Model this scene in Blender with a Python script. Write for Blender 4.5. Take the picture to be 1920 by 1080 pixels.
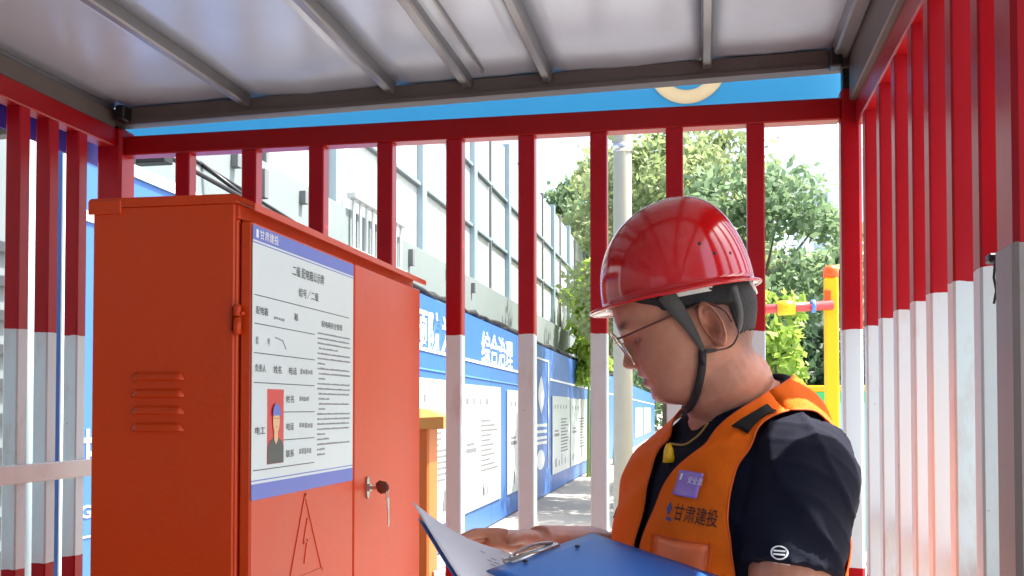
import bpy, bmesh, math, random
import numpy as np
from mathutils import Vector, Matrix
from mathutils.bvhtree import BVHTree
for o in list(bpy.data.objects): bpy.data.objects.remove(o, do_unlink=True)
S = bpy.context.scene
COL = S.collection
R = math.radians
random.seed(7); rng = np.random.default_rng(7)

# ------------------------------------------------------------------ camera, world, sun, exposure
cam = bpy.data.cameras.new('camera'); camo = bpy.data.objects.new('camera', cam); COL.objects.link(camo)
cam.sensor_width = 36; cam.lens = 36*1900/1920; cam.shift_y = .0911; cam.clip_start = .02; cam.clip_end = 3000
camo.location = (0, 0, 1.45); camo.rotation_euler = (R(91.5), 0, math.atan(360/1900))
S.camera = camo
SUN_EL, SUN_AZ = 62, 76            # azimuth measured from +Y towards +X
W = bpy.data.worlds.new('World'); S.world = W; W.use_nodes = True
nt = W.node_tree; bgn = nt.nodes['Background']
sky = nt.nodes.new('ShaderNodeTexSky'); sky.sky_type = 'NISHITA'; sky.sun_disc = False
sky.sun_elevation = R(SUN_EL); sky.sun_rotation = R(SUN_AZ); sky.air_density = 1.2; sky.dust_density = 4.0; sky.ozone_density = 1.0
nt.links.new(sky.outputs[0], bgn.inputs[0]); bgn.inputs[1].default_value = .15
sl = bpy.data.lights.new('sun', 'SUN'); sl.energy = 4.5; sl.angle = R(.53); sl.color = (1, .95, .87)
so = bpy.data.objects.new('sun', sl); COL.objects.link(so)
d = Vector((math.sin(R(SUN_AZ))*math.cos(R(SUN_EL)), math.cos(R(SUN_AZ))*math.cos(R(SUN_EL)), math.sin(R(SUN_EL))))
so.rotation_euler = (-d).to_track_quat('-Z', 'Y').to_euler(); so.location = d*30
S.view_settings.view_transform = 'Standard'; S.view_settings.look = 'None'
S.view_settings.exposure = 1.8; S.view_settings.gamma = 1; S.view_settings.use_curve_mapping = False

# ------------------------------------------------------------------ helpers
def srgb(r, g, b):
    f = lambda c: ((c/255+.055)/1.055)**2.4 if c/255 > .04045 else c/255/12.92
    return (f(r), f(g), f(b), 1)
class NB:
    def __init__(s, name):
        s.m = bpy.data.materials.new(name); s.m.use_nodes = True; s.t = s.m.node_tree
        s.b = s.t.nodes['Principled BSDF']
    def n(s, typ, **k):
        x = s.t.nodes.new('ShaderNode'+typ)
        for a, v in k.items():
            if a.startswith('i_'):
                key = a[2:]; key = int(key) if key.isdigit() else key.replace('_', ' ')
                x.inputs[key].default_value = v
            else: setattr(x, a, v)
        return x
    def l(s, a, b): s.t.links.new(a, b)
def mat(name, col, rough=.5, metal=0, var=.12, scale=8, bump=.0, bscale=60, coat=0, sss=0, spec=.5, stretch=(1,1,1), trans=0, dirt=0):
    """principled paint / cloth / metal with tone variation and fine relief"""
    q = NB(name); col = col if len(col) == 4 else (*col, 1)
    co = q.n('TexCoord'); mp = q.n('Mapping'); mp.inputs['Scale'].default_value = stretch
    q.l(co.outputs['Object'], mp.inputs[0])
    no = q.n('TexNoise', i_Scale=scale, i_Detail=6.0, i_Roughness=.6); q.l(mp.outputs[0], no.inputs[0])
    mx = q.n('Mix', data_type='RGBA'); mx.inputs[6].default_value = tuple(c*(1-var) for c in col[:3])+(1,)
    mx.inputs[7].default_value = tuple(min(1, c*(1+var)) for c in col[:3])+(1,)
    q.l(no.outputs[0], mx.inputs[0]); out = mx.outputs[2]
    if dirt:
        n2 = q.n('TexNoise', i_Scale=3.1, i_Detail=9.0, i_Roughness=.75); q.l(co.outputs['Object'], n2.inputs[0])
        rp = q.n('ValToRGB'); rp.color_ramp.elements[0].position = .52; rp.color_ramp.elements[1].position = .78
        rp.color_ramp.elements[0].color = (0,0,0,1); rp.color_ramp.elements[1].color = (dirt,)*3+(1,)
        q.l(n2.outputs[0], rp.inputs[0])
        m2 = q.n('Mix', data_type='RGBA'); q.l(rp.outputs[0], m2.inputs[0]); q.l(out, m2.inputs[6]); m2.inputs[7].default_value = (.16,.13,.11,1); out = m2.outputs[2]
    q.l(out, q.b.inputs['Base Color'])
    q.b.inputs['Metallic'].default_value = metal; q.b.inputs['Specular IOR Level'].default_value = spec
    mr = q.n('MapRange'); mr.inputs[3].default_value = max(.02, rough-.06); mr.inputs[4].default_value = min(1, rough+.08)
    q.l(no.outputs[0], mr.inputs[0]); q.l(mr.outputs[0], q.b.inputs['Roughness'])
    if coat: q.b.inputs['Coat Weight'].default_value = coat; q.b.inputs['Coat Roughness'].default_value = .08
    if sss:
        q.b.inputs['Subsurface Weight'].default_value = sss; q.b.inputs['Subsurface Radius'].default_value = (.012,.005,.003); q.b.inputs['Subsurface Scale'].default_value = 1
    if bump:
        n3 = q.n('TexNoise', i_Scale=bscale, i_Detail=4.0); q.l(mp.outputs[0], n3.inputs[0])
        bp = q.n('Bump', i_Strength=bump, i_Distance=.004); q.l(n3.outputs[0], bp.inputs['Height']); q.l(bp.outputs[0], q.b.inputs['Normal'])
    if trans:
        tr = q.n('BsdfTranslucent'); q.l(out, tr.inputs[0]); ms = q.n('MixShader'); ms.inputs[0].default_value = trans
        q.l(q.b.outputs[0], ms.inputs[1]); q.l(tr.outputs[0], ms.inputs[2]); q.l(ms.outputs[0], q.t.nodes['Material Output'].inputs[0])
    return q.m
def stripe_mat():
    """red and white warning paint in half-metre bands"""
    q = NB('striped_paint'); g = q.n('NewGeometry'); sp = q.n('SeparateXYZ'); q.l(g.outputs['Position'], sp.inputs[0])
    no = q.n('TexNoise', i_Scale=35.0, i_Detail=3.0); q.l(g.outputs['Position'], no.inputs[0])
    a = q.n('Math', operation='MULTIPLY_ADD'); q.l(no.outputs[0], a.inputs[0]); a.inputs[1].default_value = .008; q.l(sp.outputs[2], a.inputs[2])
    mn = q.n('Math', operation='MINIMUM'); q.l(a.outputs[0], mn.inputs[0]); mn.inputs[1].default_value = 2.1
    b = q.n('Math', operation='SUBTRACT'); q.l(mn.outputs[0], b.inputs[0]); b.inputs[1].default_value = .582
    c = q.n('Math', operation='DIVIDE'); q.l(b.outputs[0], c.inputs[0]); c.inputs[1].default_value = 1.044
    f = q.n('Math', operation='FRACT'); q.l(c.outputs[0], f.inputs[0])
    t = q.n('Math', operation='GREATER_THAN'); q.l(f.outputs[0], t.inputs[0]); t.inputs[1].default_value = .5
    n2 = q.n('TexNoise', i_Scale=6.0, i_Detail=8.0, i_Roughness=.7); q.l(g.outputs['Position'], n2.inputs[0])
    mp = q.n('Mapping'); mp.inputs['Scale'].default_value = (6, 6, 2.2); q.l(g.outputs['Position'], mp.inputs[0])
    n4 = q.n('TexNoise', i_Scale=2.0, i_Detail=7.0, i_Roughness=.7); q.l(mp.outputs[0], n4.inputs[0])
    red = q.n('Mix', data_type='RGBA'); red.inputs[6].default_value = srgb(142, 6, 18); red.inputs[7].default_value = srgb(180, 18, 34); q.l(n2.outputs[0], red.inputs[0])
    wh = q.n('ValToRGB'); e = wh.color_ramp.elements; e[0].position = .25; e[0].color = srgb(190,188,184); e[1].position = .45; e[1].color = srgb(206, 222, 226); q.l(n4.outputs[0], wh.inputs[0])
    mx = q.n('Mix', data_type='RGBA'); q.l(t.outputs[0], mx.inputs[0]); q.l(red.outputs[2], mx.inputs[6]); q.l(wh.outputs[0], mx.inputs[7])
    ch = q.n('TexNoise', i_Scale=38.0, i_Detail=6.0, i_Roughness=.7); q.l(g.outputs['Position'], ch.inputs[0]); cr2 = q.n('ValToRGB'); cr2.color_ramp.elements[0].position = .70; cr2.color_ramp.elements[1].position = .73; q.l(ch.outputs[0], cr2.inputs[0])
    chip = q.n('Mix', data_type='RGBA'); q.l(cr2.outputs[0], chip.inputs[0]); q.l(mx.outputs[2], chip.inputs[6]); chip.inputs[7].default_value = srgb(112, 92, 84)
    q.l(chip.outputs[2], q.b.inputs['Base Color']); q.b.inputs['Roughness'].default_value = .34; q.b.inputs['Specular IOR Level'].default_value = .3
    bp = q.n('Bump', i_Strength=.12, i_Distance=.003); q.l(n4.outputs[0], bp.inputs['Height']); q.l(bp.outputs[0], q.b.inputs['Normal'])
    return q.m
M = {}
M['stripe'] = stripe_mat()
M['red'] = mat('red_rail_paint', srgb(148, 6, 14), .34, spec=.3, var=.14, scale=9, bump=.1, bscale=30)
M['whitepaint'] = mat('white_rail_paint', srgb(214, 212, 208), .4, var=.06, dirt=.35)
M['roof'] = mat('roof_sheet', srgb(176, 189, 204), .30, .2, .06, 6, bump=.14, bscale=7, dirt=.2, stretch=(1,.22,1))
M['roofrib'] = mat('roof_rib_metal', srgb(128, 128, 130), .36, .6, .12, 14, bump=.15, bscale=20, stretch=(1,.15,1), dirt=.3)
M['beam'] = mat('weathered_beam', srgb(104, 96, 92), .55, .3, .2, 9, bump=.25, bscale=25, dirt=.6)
M['black'] = mat('black_bracket', srgb(26, 24, 26), .45)
M['bannerblue'] = mat('banner_blue', srgb(120, 196, 226), .5, var=.03, trans=.6)
M['bannerwhite'] = mat('banner_cream', srgb(240, 230, 205), .5, var=.03, trans=.6)
M['cab'] = mat('cabinet_powder_coat', srgb(202, 60, 0), .38, var=.09, scale=5, bump=.10, bscale=120, spec=.4, dirt=.13)
M['cabdark'] = mat('cabinet_gap', srgb(40, 12, 6), .7)
M['steel'] = mat('bright_steel', srgb(190, 188, 184), .25, .9)
M['brass'] = mat('key_brown', srgb(112, 58, 34), .35, .2)
M['sheet'] = mat('printed_sheet', srgb(208, 220, 222), .32, var=.05, scale=6, bump=.12, bscale=14)
M['printblue'] = mat('print_blue', srgb(88, 104, 196), .35, var=.03)
M['printwhite'] = mat('print_white', srgb(235, 238, 242), .4, var=.02)
M['ink'] = mat('print_ink', srgb(38, 38, 44), .5, var=.1)
M['inkgrey'] = mat('print_grey', srgb(132, 136, 140), .5, var=.2)
M['photored'] = mat('photo_red', srgb(205, 38, 40), .35, var=.03)
M['photoskin'] = mat('photo_skin', srgb(224, 180, 130), .35, var=.04)
M['photodark'] = mat('photo_dark', srgb(48, 46, 50), .35, var=.05)
M['helmet'] = mat('helmet_shell', srgb(196, 8, 14), .14, var=.04, scale=5, coat=.6)
M['helmetband'] = mat('helmet_inner_band', srgb(225, 225, 222), .45)
M['strap'] = mat('webbing_strap', srgb(84, 82, 80), .8, var=.12, bump=.4, bscale=500)
M['strapdark'] = mat('dark_chin_strap', srgb(34, 32, 36), .7, var=.1)
M['shirt'] = mat('black_tee_cloth', srgb(13, 17, 36), .85, var=.15, scale=5, bump=.05, bscale=300, spec=.25)
M['vest'] = mat('orange_vest_cloth', srgb(255, 114, 12), .75, var=.07, scale=9, bump=.4, bscale=420, spec=.25, trans=.12)
M['piping'] = mat('vest_edging', srgb(226, 92, 16), .7)
M['pocket'] = mat('vest_pocket_mesh', srgb(250, 118, 62), .35, var=.05, scale=30)
M['velcro'] = mat('black_patch', srgb(12, 11, 14), .9)
M['badge'] = mat('badge_plastic', srgb(150, 118, 205), .25, var=.06, coat=.4)
M['logo'] = mat('print_dark', srgb(48, 22, 26), .6)
M['logoblue'] = mat('print_logo_blue', srgb(60, 70, 130), .6)
M['trousers'] = mat('dark_trousers', srgb(30, 32, 42), .85, bump=.3, bscale=200)
M['shoe'] = mat('black_shoe', srgb(22, 20, 20), .5)
M['hair'] = mat('black_hair', srgb(20, 18, 19), .6, var=.5, scale=420, bump=.45, bscale=700, stretch=(1,1,.35))
M['glassframe'] = mat('thin_gold_frame', srgb(196, 176, 150), .22, .85)
M['temple'] = mat('brown_temple_arm', srgb(92, 44, 38), .3)
M['folder'] = mat('blue_plastic_cover', srgb(14, 98, 182), .42, var=.05, scale=12, bump=.1, bscale=300)
M['paper'] = mat('white_paper', srgb(232, 232, 236), .6, var=.02, trans=.2)
M['hoard'] = mat('hoarding_blue', srgb(52, 98, 166), .45, var=.07, scale=1.5, dirt=.12)
M['hoardlight'] = mat('hoarding_trim', srgb(205, 210, 214), .5, var=.05)
M['board'] = mat('notice_board_white', srgb(180, 190, 190), .4, var=.05, scale=2)
M['panelwhite'] = mat('barrier_panel', srgb(178, 184, 184), .3, var=.06, scale=1.2, dirt=.1)
M['panelgrey'] = mat('barrier_grey', srgb(118, 128, 128), .5, var=.08, scale=1.6, dirt=.25)
M['post'] = mat('barrier_post', srgb(138, 156, 164), .4, .2, .06)
M['seam'] = mat('dark_seam', srgb(104, 108, 110), .6)
M['net'] = mat('black_cable', srgb(22, 22, 24), .7, bump=.5, bscale=60)
M['yellow'] = mat('yellow_paint', srgb(250, 190, 10), .35, var=.05)
M['orange'] = mat('orange_cap', srgb(240, 92, 20), .35)
M['pink'] = mat('pink_bar', srgb(205, 72, 72), .35)
M['ltblue'] = mat('blue_ring', srgb(90, 140, 220), .35)
M['teal'] = mat('teal_rail', srgb(30, 170, 150), .4)
M['mint'] = mat('mint_panel', srgb(150, 220, 190), .5)
M['green'] = mat('green_panel', srgb(60, 190, 110), .5)
M['boxorange'] = mat('meter_box_orange', srgb(168, 92, 30), .5, var=.06)
M['boxtan'] = mat('meter_box_cap', srgb(176, 132, 66), .5, var=.06)
M['concrete'] = mat('pale_concrete_pole', srgb(152, 152, 138), .8, var=.08, bump=.2)
M['ground'] = mat('paving', srgb(158, 153, 146), .85, var=.15, scale=1.5, bump=.4, bscale=25, dirt=.3)
M['bark'] = mat('bark', srgb(104, 92, 76), .9, var=.3, scale=14, bump=.8, bscale=30)
M['farwall'] = mat('far_wall', srgb(205, 214, 220), .7, var=.05)
M['farglass'] = mat('far_glass', srgb(150, 172, 190), .2)
M['greymetal'] = mat('grey_equipment', srgb(122, 130, 132), .5, .2, .1, 4, dirt=.3)
M['shadeblock'] = mat('shade_block_cladding', srgb(84, 88, 94), .6, var=.1, dirt=.2)
M['postgrey'] = mat('grey_lower_post', srgb(146, 136, 134), .5, .2, .12, 6, dirt=.3)
def leaf_mat(name, c1, c2):
    q = NB(name); g = q.n('NewGeometry'); n = q.n('TexNoise', i_Scale=1.7, i_Detail=5.0); q.l(g.outputs['Position'], n.inputs[0])
    at = q.n('Attribute', attribute_name='tone'); ad = q.n('Math', operation='MULTIPLY_ADD'); q.l(n.outputs[0], ad.inputs[0]); ad.inputs[1].default_value = .5; q.l(at.outputs['Fac'], ad.inputs[2])
    mx = q.n('Mix', data_type='RGBA'); mx.inputs[6].default_value = c1; mx.inputs[7].default_value = c2; q.l(ad.outputs[0], mx.inputs[0])
    q.l(mx.outputs[2], q.b.inputs['Base Color']); q.b.inputs['Roughness'].default_value = .5
    tr = q.n('BsdfTranslucent'); q.l(mx.outputs[2], tr.inputs[0]); ms = q.n('MixShader'); ms.inputs[0].default_value = .5
    q.l(q.b.outputs[0], ms.inputs[1]); q.l(tr.outputs[0], ms.inputs[2]); q.l(ms.outputs[0], q.t.nodes['Material Output'].inputs[0])
    return q.m
M['leafA'] = leaf_mat('leaf_mid_green', (.09,.16,.08,1), (.30,.42,.22,1))
M['leafB'] = leaf_mat('leaf_yellow_green', (.14,.20,.08,1), (.40,.47,.22,1))
M['leafC'] = leaf_mat('leaf_lime', (.22,.36,.05,1), (.44,.58,.12,1))
M['leafD'] = leaf_mat('leaf_dark', (.022,.055,.03,1), (.09,.15,.075,1))

def tag(o, label=None, cat=None, group=None, kind=None):
    if label: o['label'] = label
    if cat: o['category'] = cat
    if group: o['group'] = group
    if kind: o['kind'] = kind
    return o
def empty(name, loc=(0,0,0), label=None, cat=None, group=None):
    o = bpy.data.objects.new(name, None); COL.objects.link(o); o.location = loc; o.empty_display_size = .1
    return tag(o, label, cat, group)
def put(name, verts, faces, m, parent=None, smooth=False, thick=0):
    me = bpy.data.meshes.new(name); me.from_pydata([tuple(map(float, v)) for v in verts], [], [tuple(map(int, f)) for f in faces]); me.update()
    me.materials.append(M[m] if isinstance(m, str) else m)
    o = bpy.data.objects.new(name, me); COL.objects.link(o)
    if smooth: me.polygons.foreach_set('use_smooth', [True]*len(me.polygons))
    if parent:
        o.parent = parent; o.location = -Vector(parent.location)
        if parent.parent: o.location = (0,0,0)
    if thick:
        s = o.modifiers.new('thick', 'SOLIDIFY'); s.thickness = thick; s.offset = 0
    return o
class MB:
    def __init__(s): s.v = []; s.f = []
    def add(s, v, f): n = len(s.v); s.v += [tuple(p) for p in v]; s.f += [tuple(i+n for i in q) for q in f]; return s
    def box(s, x0, x1, y0, y1, z0, z1, c=.0):
        c = min(c, (x1-x0)*.45, (y1-y0)*.45, (z1-z0)*.45)
        if c <= 0:
            v = [(x,y,z) for z in (z0,z1) for y in (y0,y1) for x in (x0,x1)]
            return s.add(v, [(0,2,3,1),(4,5,7,6),(0,1,5,4),(2,6,7,3),(0,4,6,2),(1,3,7,5)])
        lo = (x0,y0,z0); hi = (x1,y1,z1); v = []; idx = {}
        for sx in (0,1):
            for sy in (0,1):
                for sz in (0,1):
                    sg = (sx,sy,sz); cor = [hi[i] if sg[i] else lo[i] for i in range(3)]
                    for k in range(3):
                        p = [cor[i] + (0 if i == k else (-c if sg[i] else c)) for i in range(3)]
                        idx[sg+(k,)] = len(v); v.append(p)
        f = []
        for k in range(3):
            a, b = [(1,2),(2,0),(0,1)][k]
            for sd in (0,1):
                q = []
                for (u,w) in ((0,0),(1,0),(1,1),(0,1)):
                    g = [0,0,0]; g[k] = sd; g[a] = u; g[b] = w; q.append(idx[tuple(g)+(k,)])
                f.append(q if sd else q[::-1])
        for k in range(3):                                  # edges along axis k
            a, b = [(1,2),(2,0),(0,1)][k]
            for u in (0,1):
                for w in (0,1):
                    g0 = [0,0,0]; g1 = [0,0,0]; g0[k] = 0; g1[k] = 1
                    for g in (g0,g1): g[a] = u; g[b] = w
                    q = [idx[tuple(g0)+(a,)], idx[tuple(g1)+(a,)], idx[tuple(g1)+(b,)], idx[tuple(g0)+(b,)]]
                    f.append(q if (u == w) else q[::-1])
        for sg in [(i,j,k) for i in (0,1) for j in (0,1) for k in (0,1)]:
            q = [idx[sg+(0,)], idx[sg+(1,)], idx[sg+(2,)]]
            f.append(q if sum(sg) % 2 else q[::-1])
        return s.add(v, f)
    def tube(s, pts, rad, seg=10, cap=True):
        pts = [np.array(p, float) for p in pts]; n = len(pts); rad = [rad]*n if np.isscalar(rad) else rad
        ref = None; rings = []
        for i in range(n):
            t = pts[min(i+1,n-1)]-pts[max(i-1,0)]; t = t/(np.linalg.norm(t)+1e-12)
            if ref is None:
                ref = np.cross(t, (0,0,1)); ref = ref if np.linalg.norm(ref) > .1 else np.cross(t, (1,0,0))
            ref = ref - t*(ref@t); ref /= np.linalg.norm(ref); bi = np.cross(t, ref)
            r = rad[i]; ra, rb = (r, r) if np.isscalar(r) else r
            rings.append([pts[i]+ref*ra*math.cos(a)+bi*rb*math.sin(a) for a in np.linspace(0, 2*math.pi, seg, endpoint=False)])
        v = [p for r in rings for p in r]; f = []
        for i in range(n-1):
            for j in range(seg):
                k = (j+1) % seg; f.append((i*seg+j, i*seg+k, (i+1)*seg+k, (i+1)*seg+j))
        if cap: f.append(tuple(range(seg))[::-1]); f.append(tuple((n-1)*seg+j for j in range(seg)))
        return s.add(v, f)
    def build(s, name, m, parent=None, smooth=False): return put(name, s.v, s.f, m, parent, smooth)
def box(name, x0, x1, y0, y1, z0, z1, m, parent=None, c=.002): return MB().box(x0,x1,y0,y1,z0,z1,c).build(name, m, parent)
def grid(P, closed_u=False):
    """P[i][j] -> verts, faces"""
    P = np.asarray(P); n, k = P.shape[:2]; f = []
    for i in range(n-1):
        for j in range(k if closed_u else k-1):
            j2 = (j+1) % k; f.append((i*k+j, i*k+j2, (i+1)*k+j2, (i+1)*k+j))
    return P.reshape(-1, 3), f
def text_mesh(body, size, extrude=.0):
    cu = bpy.data.curves.new('t', 'FONT'); cu.body = body; cu.size = size; cu.align_x = 'LEFT'; cu.resolution_u = 2; cu.extrude = extrude; cu.offset = size*(.014 if size > .05 else .004)
    ob = bpy.data.objects.new('t', cu); COL.objects.link(ob)
    dg = bpy.context.evaluated_depsgraph_get(); me = bpy.data.meshes.new_from_object(ob.evaluated_get(dg))
    v = [tuple(p.co) for p in me.vertices]; f = [tuple(p.vertices) for p in me.polygons]
    bpy.data.objects.remove(ob); bpy.data.meshes.remove(me); return v, f
def text_on(name, body, size, fn, m, parent=None, width=None, extrude=.0):
    """lettering laid out by fn(u, v, w): u along the line, v up, w out of the surface"""
    v, f = text_mesh(body, size, extrude)
    if not v: return None
    a = np.array(v); 
    if width: a[:,0] *= width/(a[:,0].max()-a[:,0].min()+1e-9)
    return put(name, [fn(*p) for p in a], f, m, parent)
sstep = lambda a, b, x: (lambda t: t*t*(3-2*t))(np.clip((x-a)/(b-a), 0, 1))

# ------------------------------------------------------------------ ground
g = MB()
g.add([(-400,-200,0),(400,-200,0),(400,600,0),(-400,600,0)], [(0,1,2,3)])
tag(g.build('ground', 'ground'), kind='structure')

# unseen block added behind the camera to shade the open front of the shelter
so_ = empty('added_shade_block', (0, -3.0, 0), 'unseen grey block added to shade the open front of the shelter', 'building')
box('wall', -9, 2.6, -4.0, -1.7, 0, 6.5, 'shadeblock', so_, .01); box('block_top', -9.3, 2.9, -4.2, -1.2, 6.5, 6.7, 'beam', so_, .01)
for k in range(4):
    x = -7.4+2.6*k
    for z in (1.0, 4.0): box('window', x, x+1.5, -1.69, -1.67, z, z+1.3, 'farglass', so_, 0)

box('added_side_block', -2.9, -2.3, -1.7, 1.0, 0, 3.4, 'shadeblock', so_, .01)  # also added and unseen, blocks light from the front left

# ------------------------------------------------------------------ shelter: posts, striped bar panels, roof
tag(box('shelter_floor', -2.2, .50, -1.6, 2.44, .002, .05, 'beam', None, .004), kind='structure')
XL, XR, YF, YB = -1.479, .335, 1.215, 2.35
sh = empty('power_shelter', (-.57, 1.8, .05), 'open steel shelter of red and white striped bars under a grey sheet roof', 'shelter')
pw = .034
def post(x, y, w=pw): return MB().box(x-w, x+w, y-w, y+w, 0, 2.16, .006).build('corner_post', 'stripe', sh)
post(XL, YB); post(XR-.012, YB, .022); post(XL, YF)
MB().box(.328,.40,1.165,1.235,0,2.16,.006).build('corner_post', 'stripe', sh)
o = MB().box(.3265,.4015,1.1635,1.2365,0,1.632,.006).build('lower_post_box', 'postgrey', sh)  # plain grey box over the lower part of the near corner post
def panel(name): 
    e = bpy.data.objects.new(name, None); COL.objects.link(e); e.parent = sh; e.location = -Vector(sh.location); return e
def pbox(name, *a, parent=None, c=.003):
    m = a[-1]; o = MB().box(*a[:-1], c).build(name, m); o.parent = parent; return o
bp = panel('back_panel')
for x in (-1.285,-1.106,-.930,-.755,-.583,-.408,-.238,-.064,.117):
    pbox('bar', x-.0195, x+.0195, YB-.0195, YB+.0195, .12, 2.092, 'stripe', parent=bp)
pbox('top_rail', XL+.034, XR-.034, YB-.022, YB+.022, 2.0905, 2.139, 'red', parent=bp)
pbox('bottom_rail', XL+.034, XR-.034, YB-.022, YB+.022, .08, .122, 'red', parent=bp)
rp_ = panel('side_panel')
RY = (2.245, 2.07, 1.911, 1.762, 1.639, 1.498, 1.361)
for i, y in enumerate(RY):
    y -= .018
    pbox('bar', XR-.001, XR+.0345, y-.018, y+.018, .12, 2.078, 'stripe', parent=rp_)
pbox('top_rail', XR-.003, XR+.037, 1.235, YB-.022, 2.075, 2.128, 'red', parent=rp_)
pbox('bottom_rail', XR-.003, XR+.037, 1.235, YB-.022, .08, .122, 'red', parent=rp_)
pbox('middle_rail', XR+.0365, XR+.05, 1.235, YB-.022, 1.2, 1.235, 'whitepaint', parent=rp_)
lp_ = panel('side_panel')
for y in (2.184, 2.074, 1.973, 1.872, 1.771, 1.67, 1.569, 1.468, 1.367):
    pbox('bar', XL-.018, XL+.018, y-.018, y+.018, .12, 2.112, 'stripe', parent=lp_)
pbox('top_rail', XL-.021, XL+.021, YF+.034, YB-.034, 2.11, 2.158, 'red', parent=lp_)
pbox('bottom_rail', XL-.021, XL+.021, YF+.034, YB-.034, .08, .122, 'red', parent=lp_)
pbox('middle_rail', XL+.0185, XL+.028, YF+.034, YB-.034, 1.286, 1.327, 'whitepaint', parent=lp_)
# a twist of wire left on two bars of the near side
w = MB(); w.tube([(XR-.002,1.74,1.165),(XR-.006,1.72,1.158),(XR-.006,1.69,1.156),(XR-.004,1.665,1.152),(XR-.005,1.66,1.146)], .0016, 6)
o = w.build('tie_wire', 'black'); o.parent = rp_
w = MB(); w.box(XR-.012,XR+.02,1.243,1.262,1.617,1.628,.002); w.tube([(XR-.004,1.25,1.617),(XR-.006,1.248,1.60),(XR-.003,1.25,1.585),(XR-.006,1.249,1.57)], .0016, 6)
o = w.build('gate_latch', 'black'); o.parent = rp_
# roof: seamed sheets on ribs, sloping up to the right
rf = panel('roof')
def zr(x): return 2.205 + (x-XL)*.021
RX0, RX1, RY0, RY1 = -2.0, .52, -1.5, 2.435  # near edge runs on unseen over the camera, added to shade the front
ribs = [-1.48,-1.11,-.736,-.356,.010]
edges = [RX0]+ribs+[.31, RX1]
for a, b in zip(edges[:-1], edges[1:]):
    P = []
    for y in np.linspace(RY0, RY1, 50):
        row = []
        for x in np.linspace(a+.003, b-.003, 8):
            t = (x-a)/(b-a); sag = -.004*math.sin(math.pi*t)*(1+.6*math.sin(y*5+a*9)) + .0015*math.sin(x*40+y*13)
            row.append((x, y, zr(x)+.012+sag))
        P.append(row)
    v, f = grid(P); o = put('roof_sheet', v, f, 'roof', None, True, .004); o.parent = rf
def rib(x, w, zb, y1, name='roof_rib', m='roofrib'):
    pts = [(-w,.012),(-w*.86,-zb+.004),(-w*.6,-zb),(w*.6,-zb),(w*.86,-zb+.004),(w,.012)]
    v = []; 
    for y in (RY0+.02, y1): v += [(x+a, y, zr(x)+b) for a, b in pts]
    f = [(i, i+1, 7+i, 6+i) for i in range(5)]+[(0,6,11,5), tuple(range(6))[::-1], tuple(range(6,12))]
    o = put(name, v, f, m); o.parent = rf
for x in ribs: rib(x, .0125, .018, 2.322)
rib(-.549, .014, .016, 2.322)
rib(-.50, .004, .003, 2.27, 'sheet_seam')
rib(.30, .02, .022, 2.31)
def roofbeam(y0, y1, za, zb, name='roof_beam', m='beam'):
    v = [(x, y, zr(x)+z) for z in (za, zb) for y in (y0, y1) for x in (RX0+.05, RX1-.05)]
    o = put(name, v, [(0,2,3,1),(4,5,7,6),(0,1,5,4),(2,6,7,3),(0,4,6,2),(1,3,7,5)], m); o.parent = rf
roofbeam(2.325, 2.372, -.036, .004); roofbeam(1.19, 1.235, -.036, .004)
roofbeam(2.318, 2.324, -.040, -.030, 'beam_lip')
for x in (XL, XR-.012):
    for y in (YB, YF):
        o = MB().box(x-.017,x+.017,y-.017,y+.017,2.158,zr(x)-.036,.002).build('roof_bracket','black'); o.parent = rf
o = MB().box(.275,.300,2.285,2.323,zr(.28)-.046,zr(.28)-.004,.003).build('beam_clamp','black'); o.parent = rf
o = MB().box(XL+.035,XL+.06,2.285,2.323,zr(XL)-.036,zr(XL)+.002,.003).build('beam_clamp','black'); o.parent = rf
o = MB().box(.318,.352,YF+.03,YB-.03,2.128,zr(.33)-.002,.003).build('side_beam','beam'); o.parent = rf
o = MB().box(XL-.018,XL+.018,YF+.03,YB-.03,2.158,zr(XL)-.002,.003).build('side_beam','beam'); o.parent = rf

# fascia boards round the roof
fs = empty('fascia_sign', (-.57, 2.45, 2.1), 'light blue fascia board with a cream ring emblem over the far bars', 'sign')
def holed_board(x0, x1, z0, z1, cx, cz, r_, y0, y1, m, parent):
    ang = sorted([2*math.pi*k/64+.001 for k in range(64)]+[math.atan2(z-cz, x-cx) % (2*math.pi) for x in (x0,x1) for z in (z0,z1)]); v = []; n = len(ang)
    for a in ang:
        c, s_ = math.cos(a), math.sin(a); t_ = min(((x1-cx) if c > 0 else (x0-cx))/c if abs(c) > 1e-9 else 1e9, ((z1-cz) if s_ > 0 else (z0-cz))/s_ if abs(s_) > 1e-9 else 1e9)
        for y in (y0, y1): v += [(cx+r_*c, y, cz+r_*s_), (cx+t_*c, y, cz+t_*s_)]
    f = []
    for k in range(n):
        a = 4*k; b = 4*((k+1) % n); f += [(a,a+1,b+1,b),(a+2,b+2,b+3,a+3),(a+1,a+3,b+3,b+1),(a,b,b+2,a+2)]
    return put('board', v, f, m, parent)
holed_board(-1.52, .318, 2.135, 2.42, -.035, 2.272, .0935, 2.447, 2.453, 'bannerblue', fs)
def ring(cx, cz, r0, r1, y, name, m, parent, y2=None):
    y2 = y2 or y+.002; v = []; n = 48
    for k in range(n):
        a = 2*math.pi*k/n; c, s = math.cos(a), math.sin(a)
        v += [(cx+r0*c, y, cz+r0*s), (cx+r1*c, y, cz+r1*s), (cx+r0*c, y2, cz+r0*s), (cx+r1*c, y2, cz+r1*s)]
    f = []
    for k in range(n):
        a = 4*k; b = 4*((k+1) % n); f += [(a,a+1,b+1,b),(a+2,b+2,b+3,a+3),(a+1,a+3,b+3,b+1),(a,b,b+2,a+2)]
    return put(name, v, f, m, parent)
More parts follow.
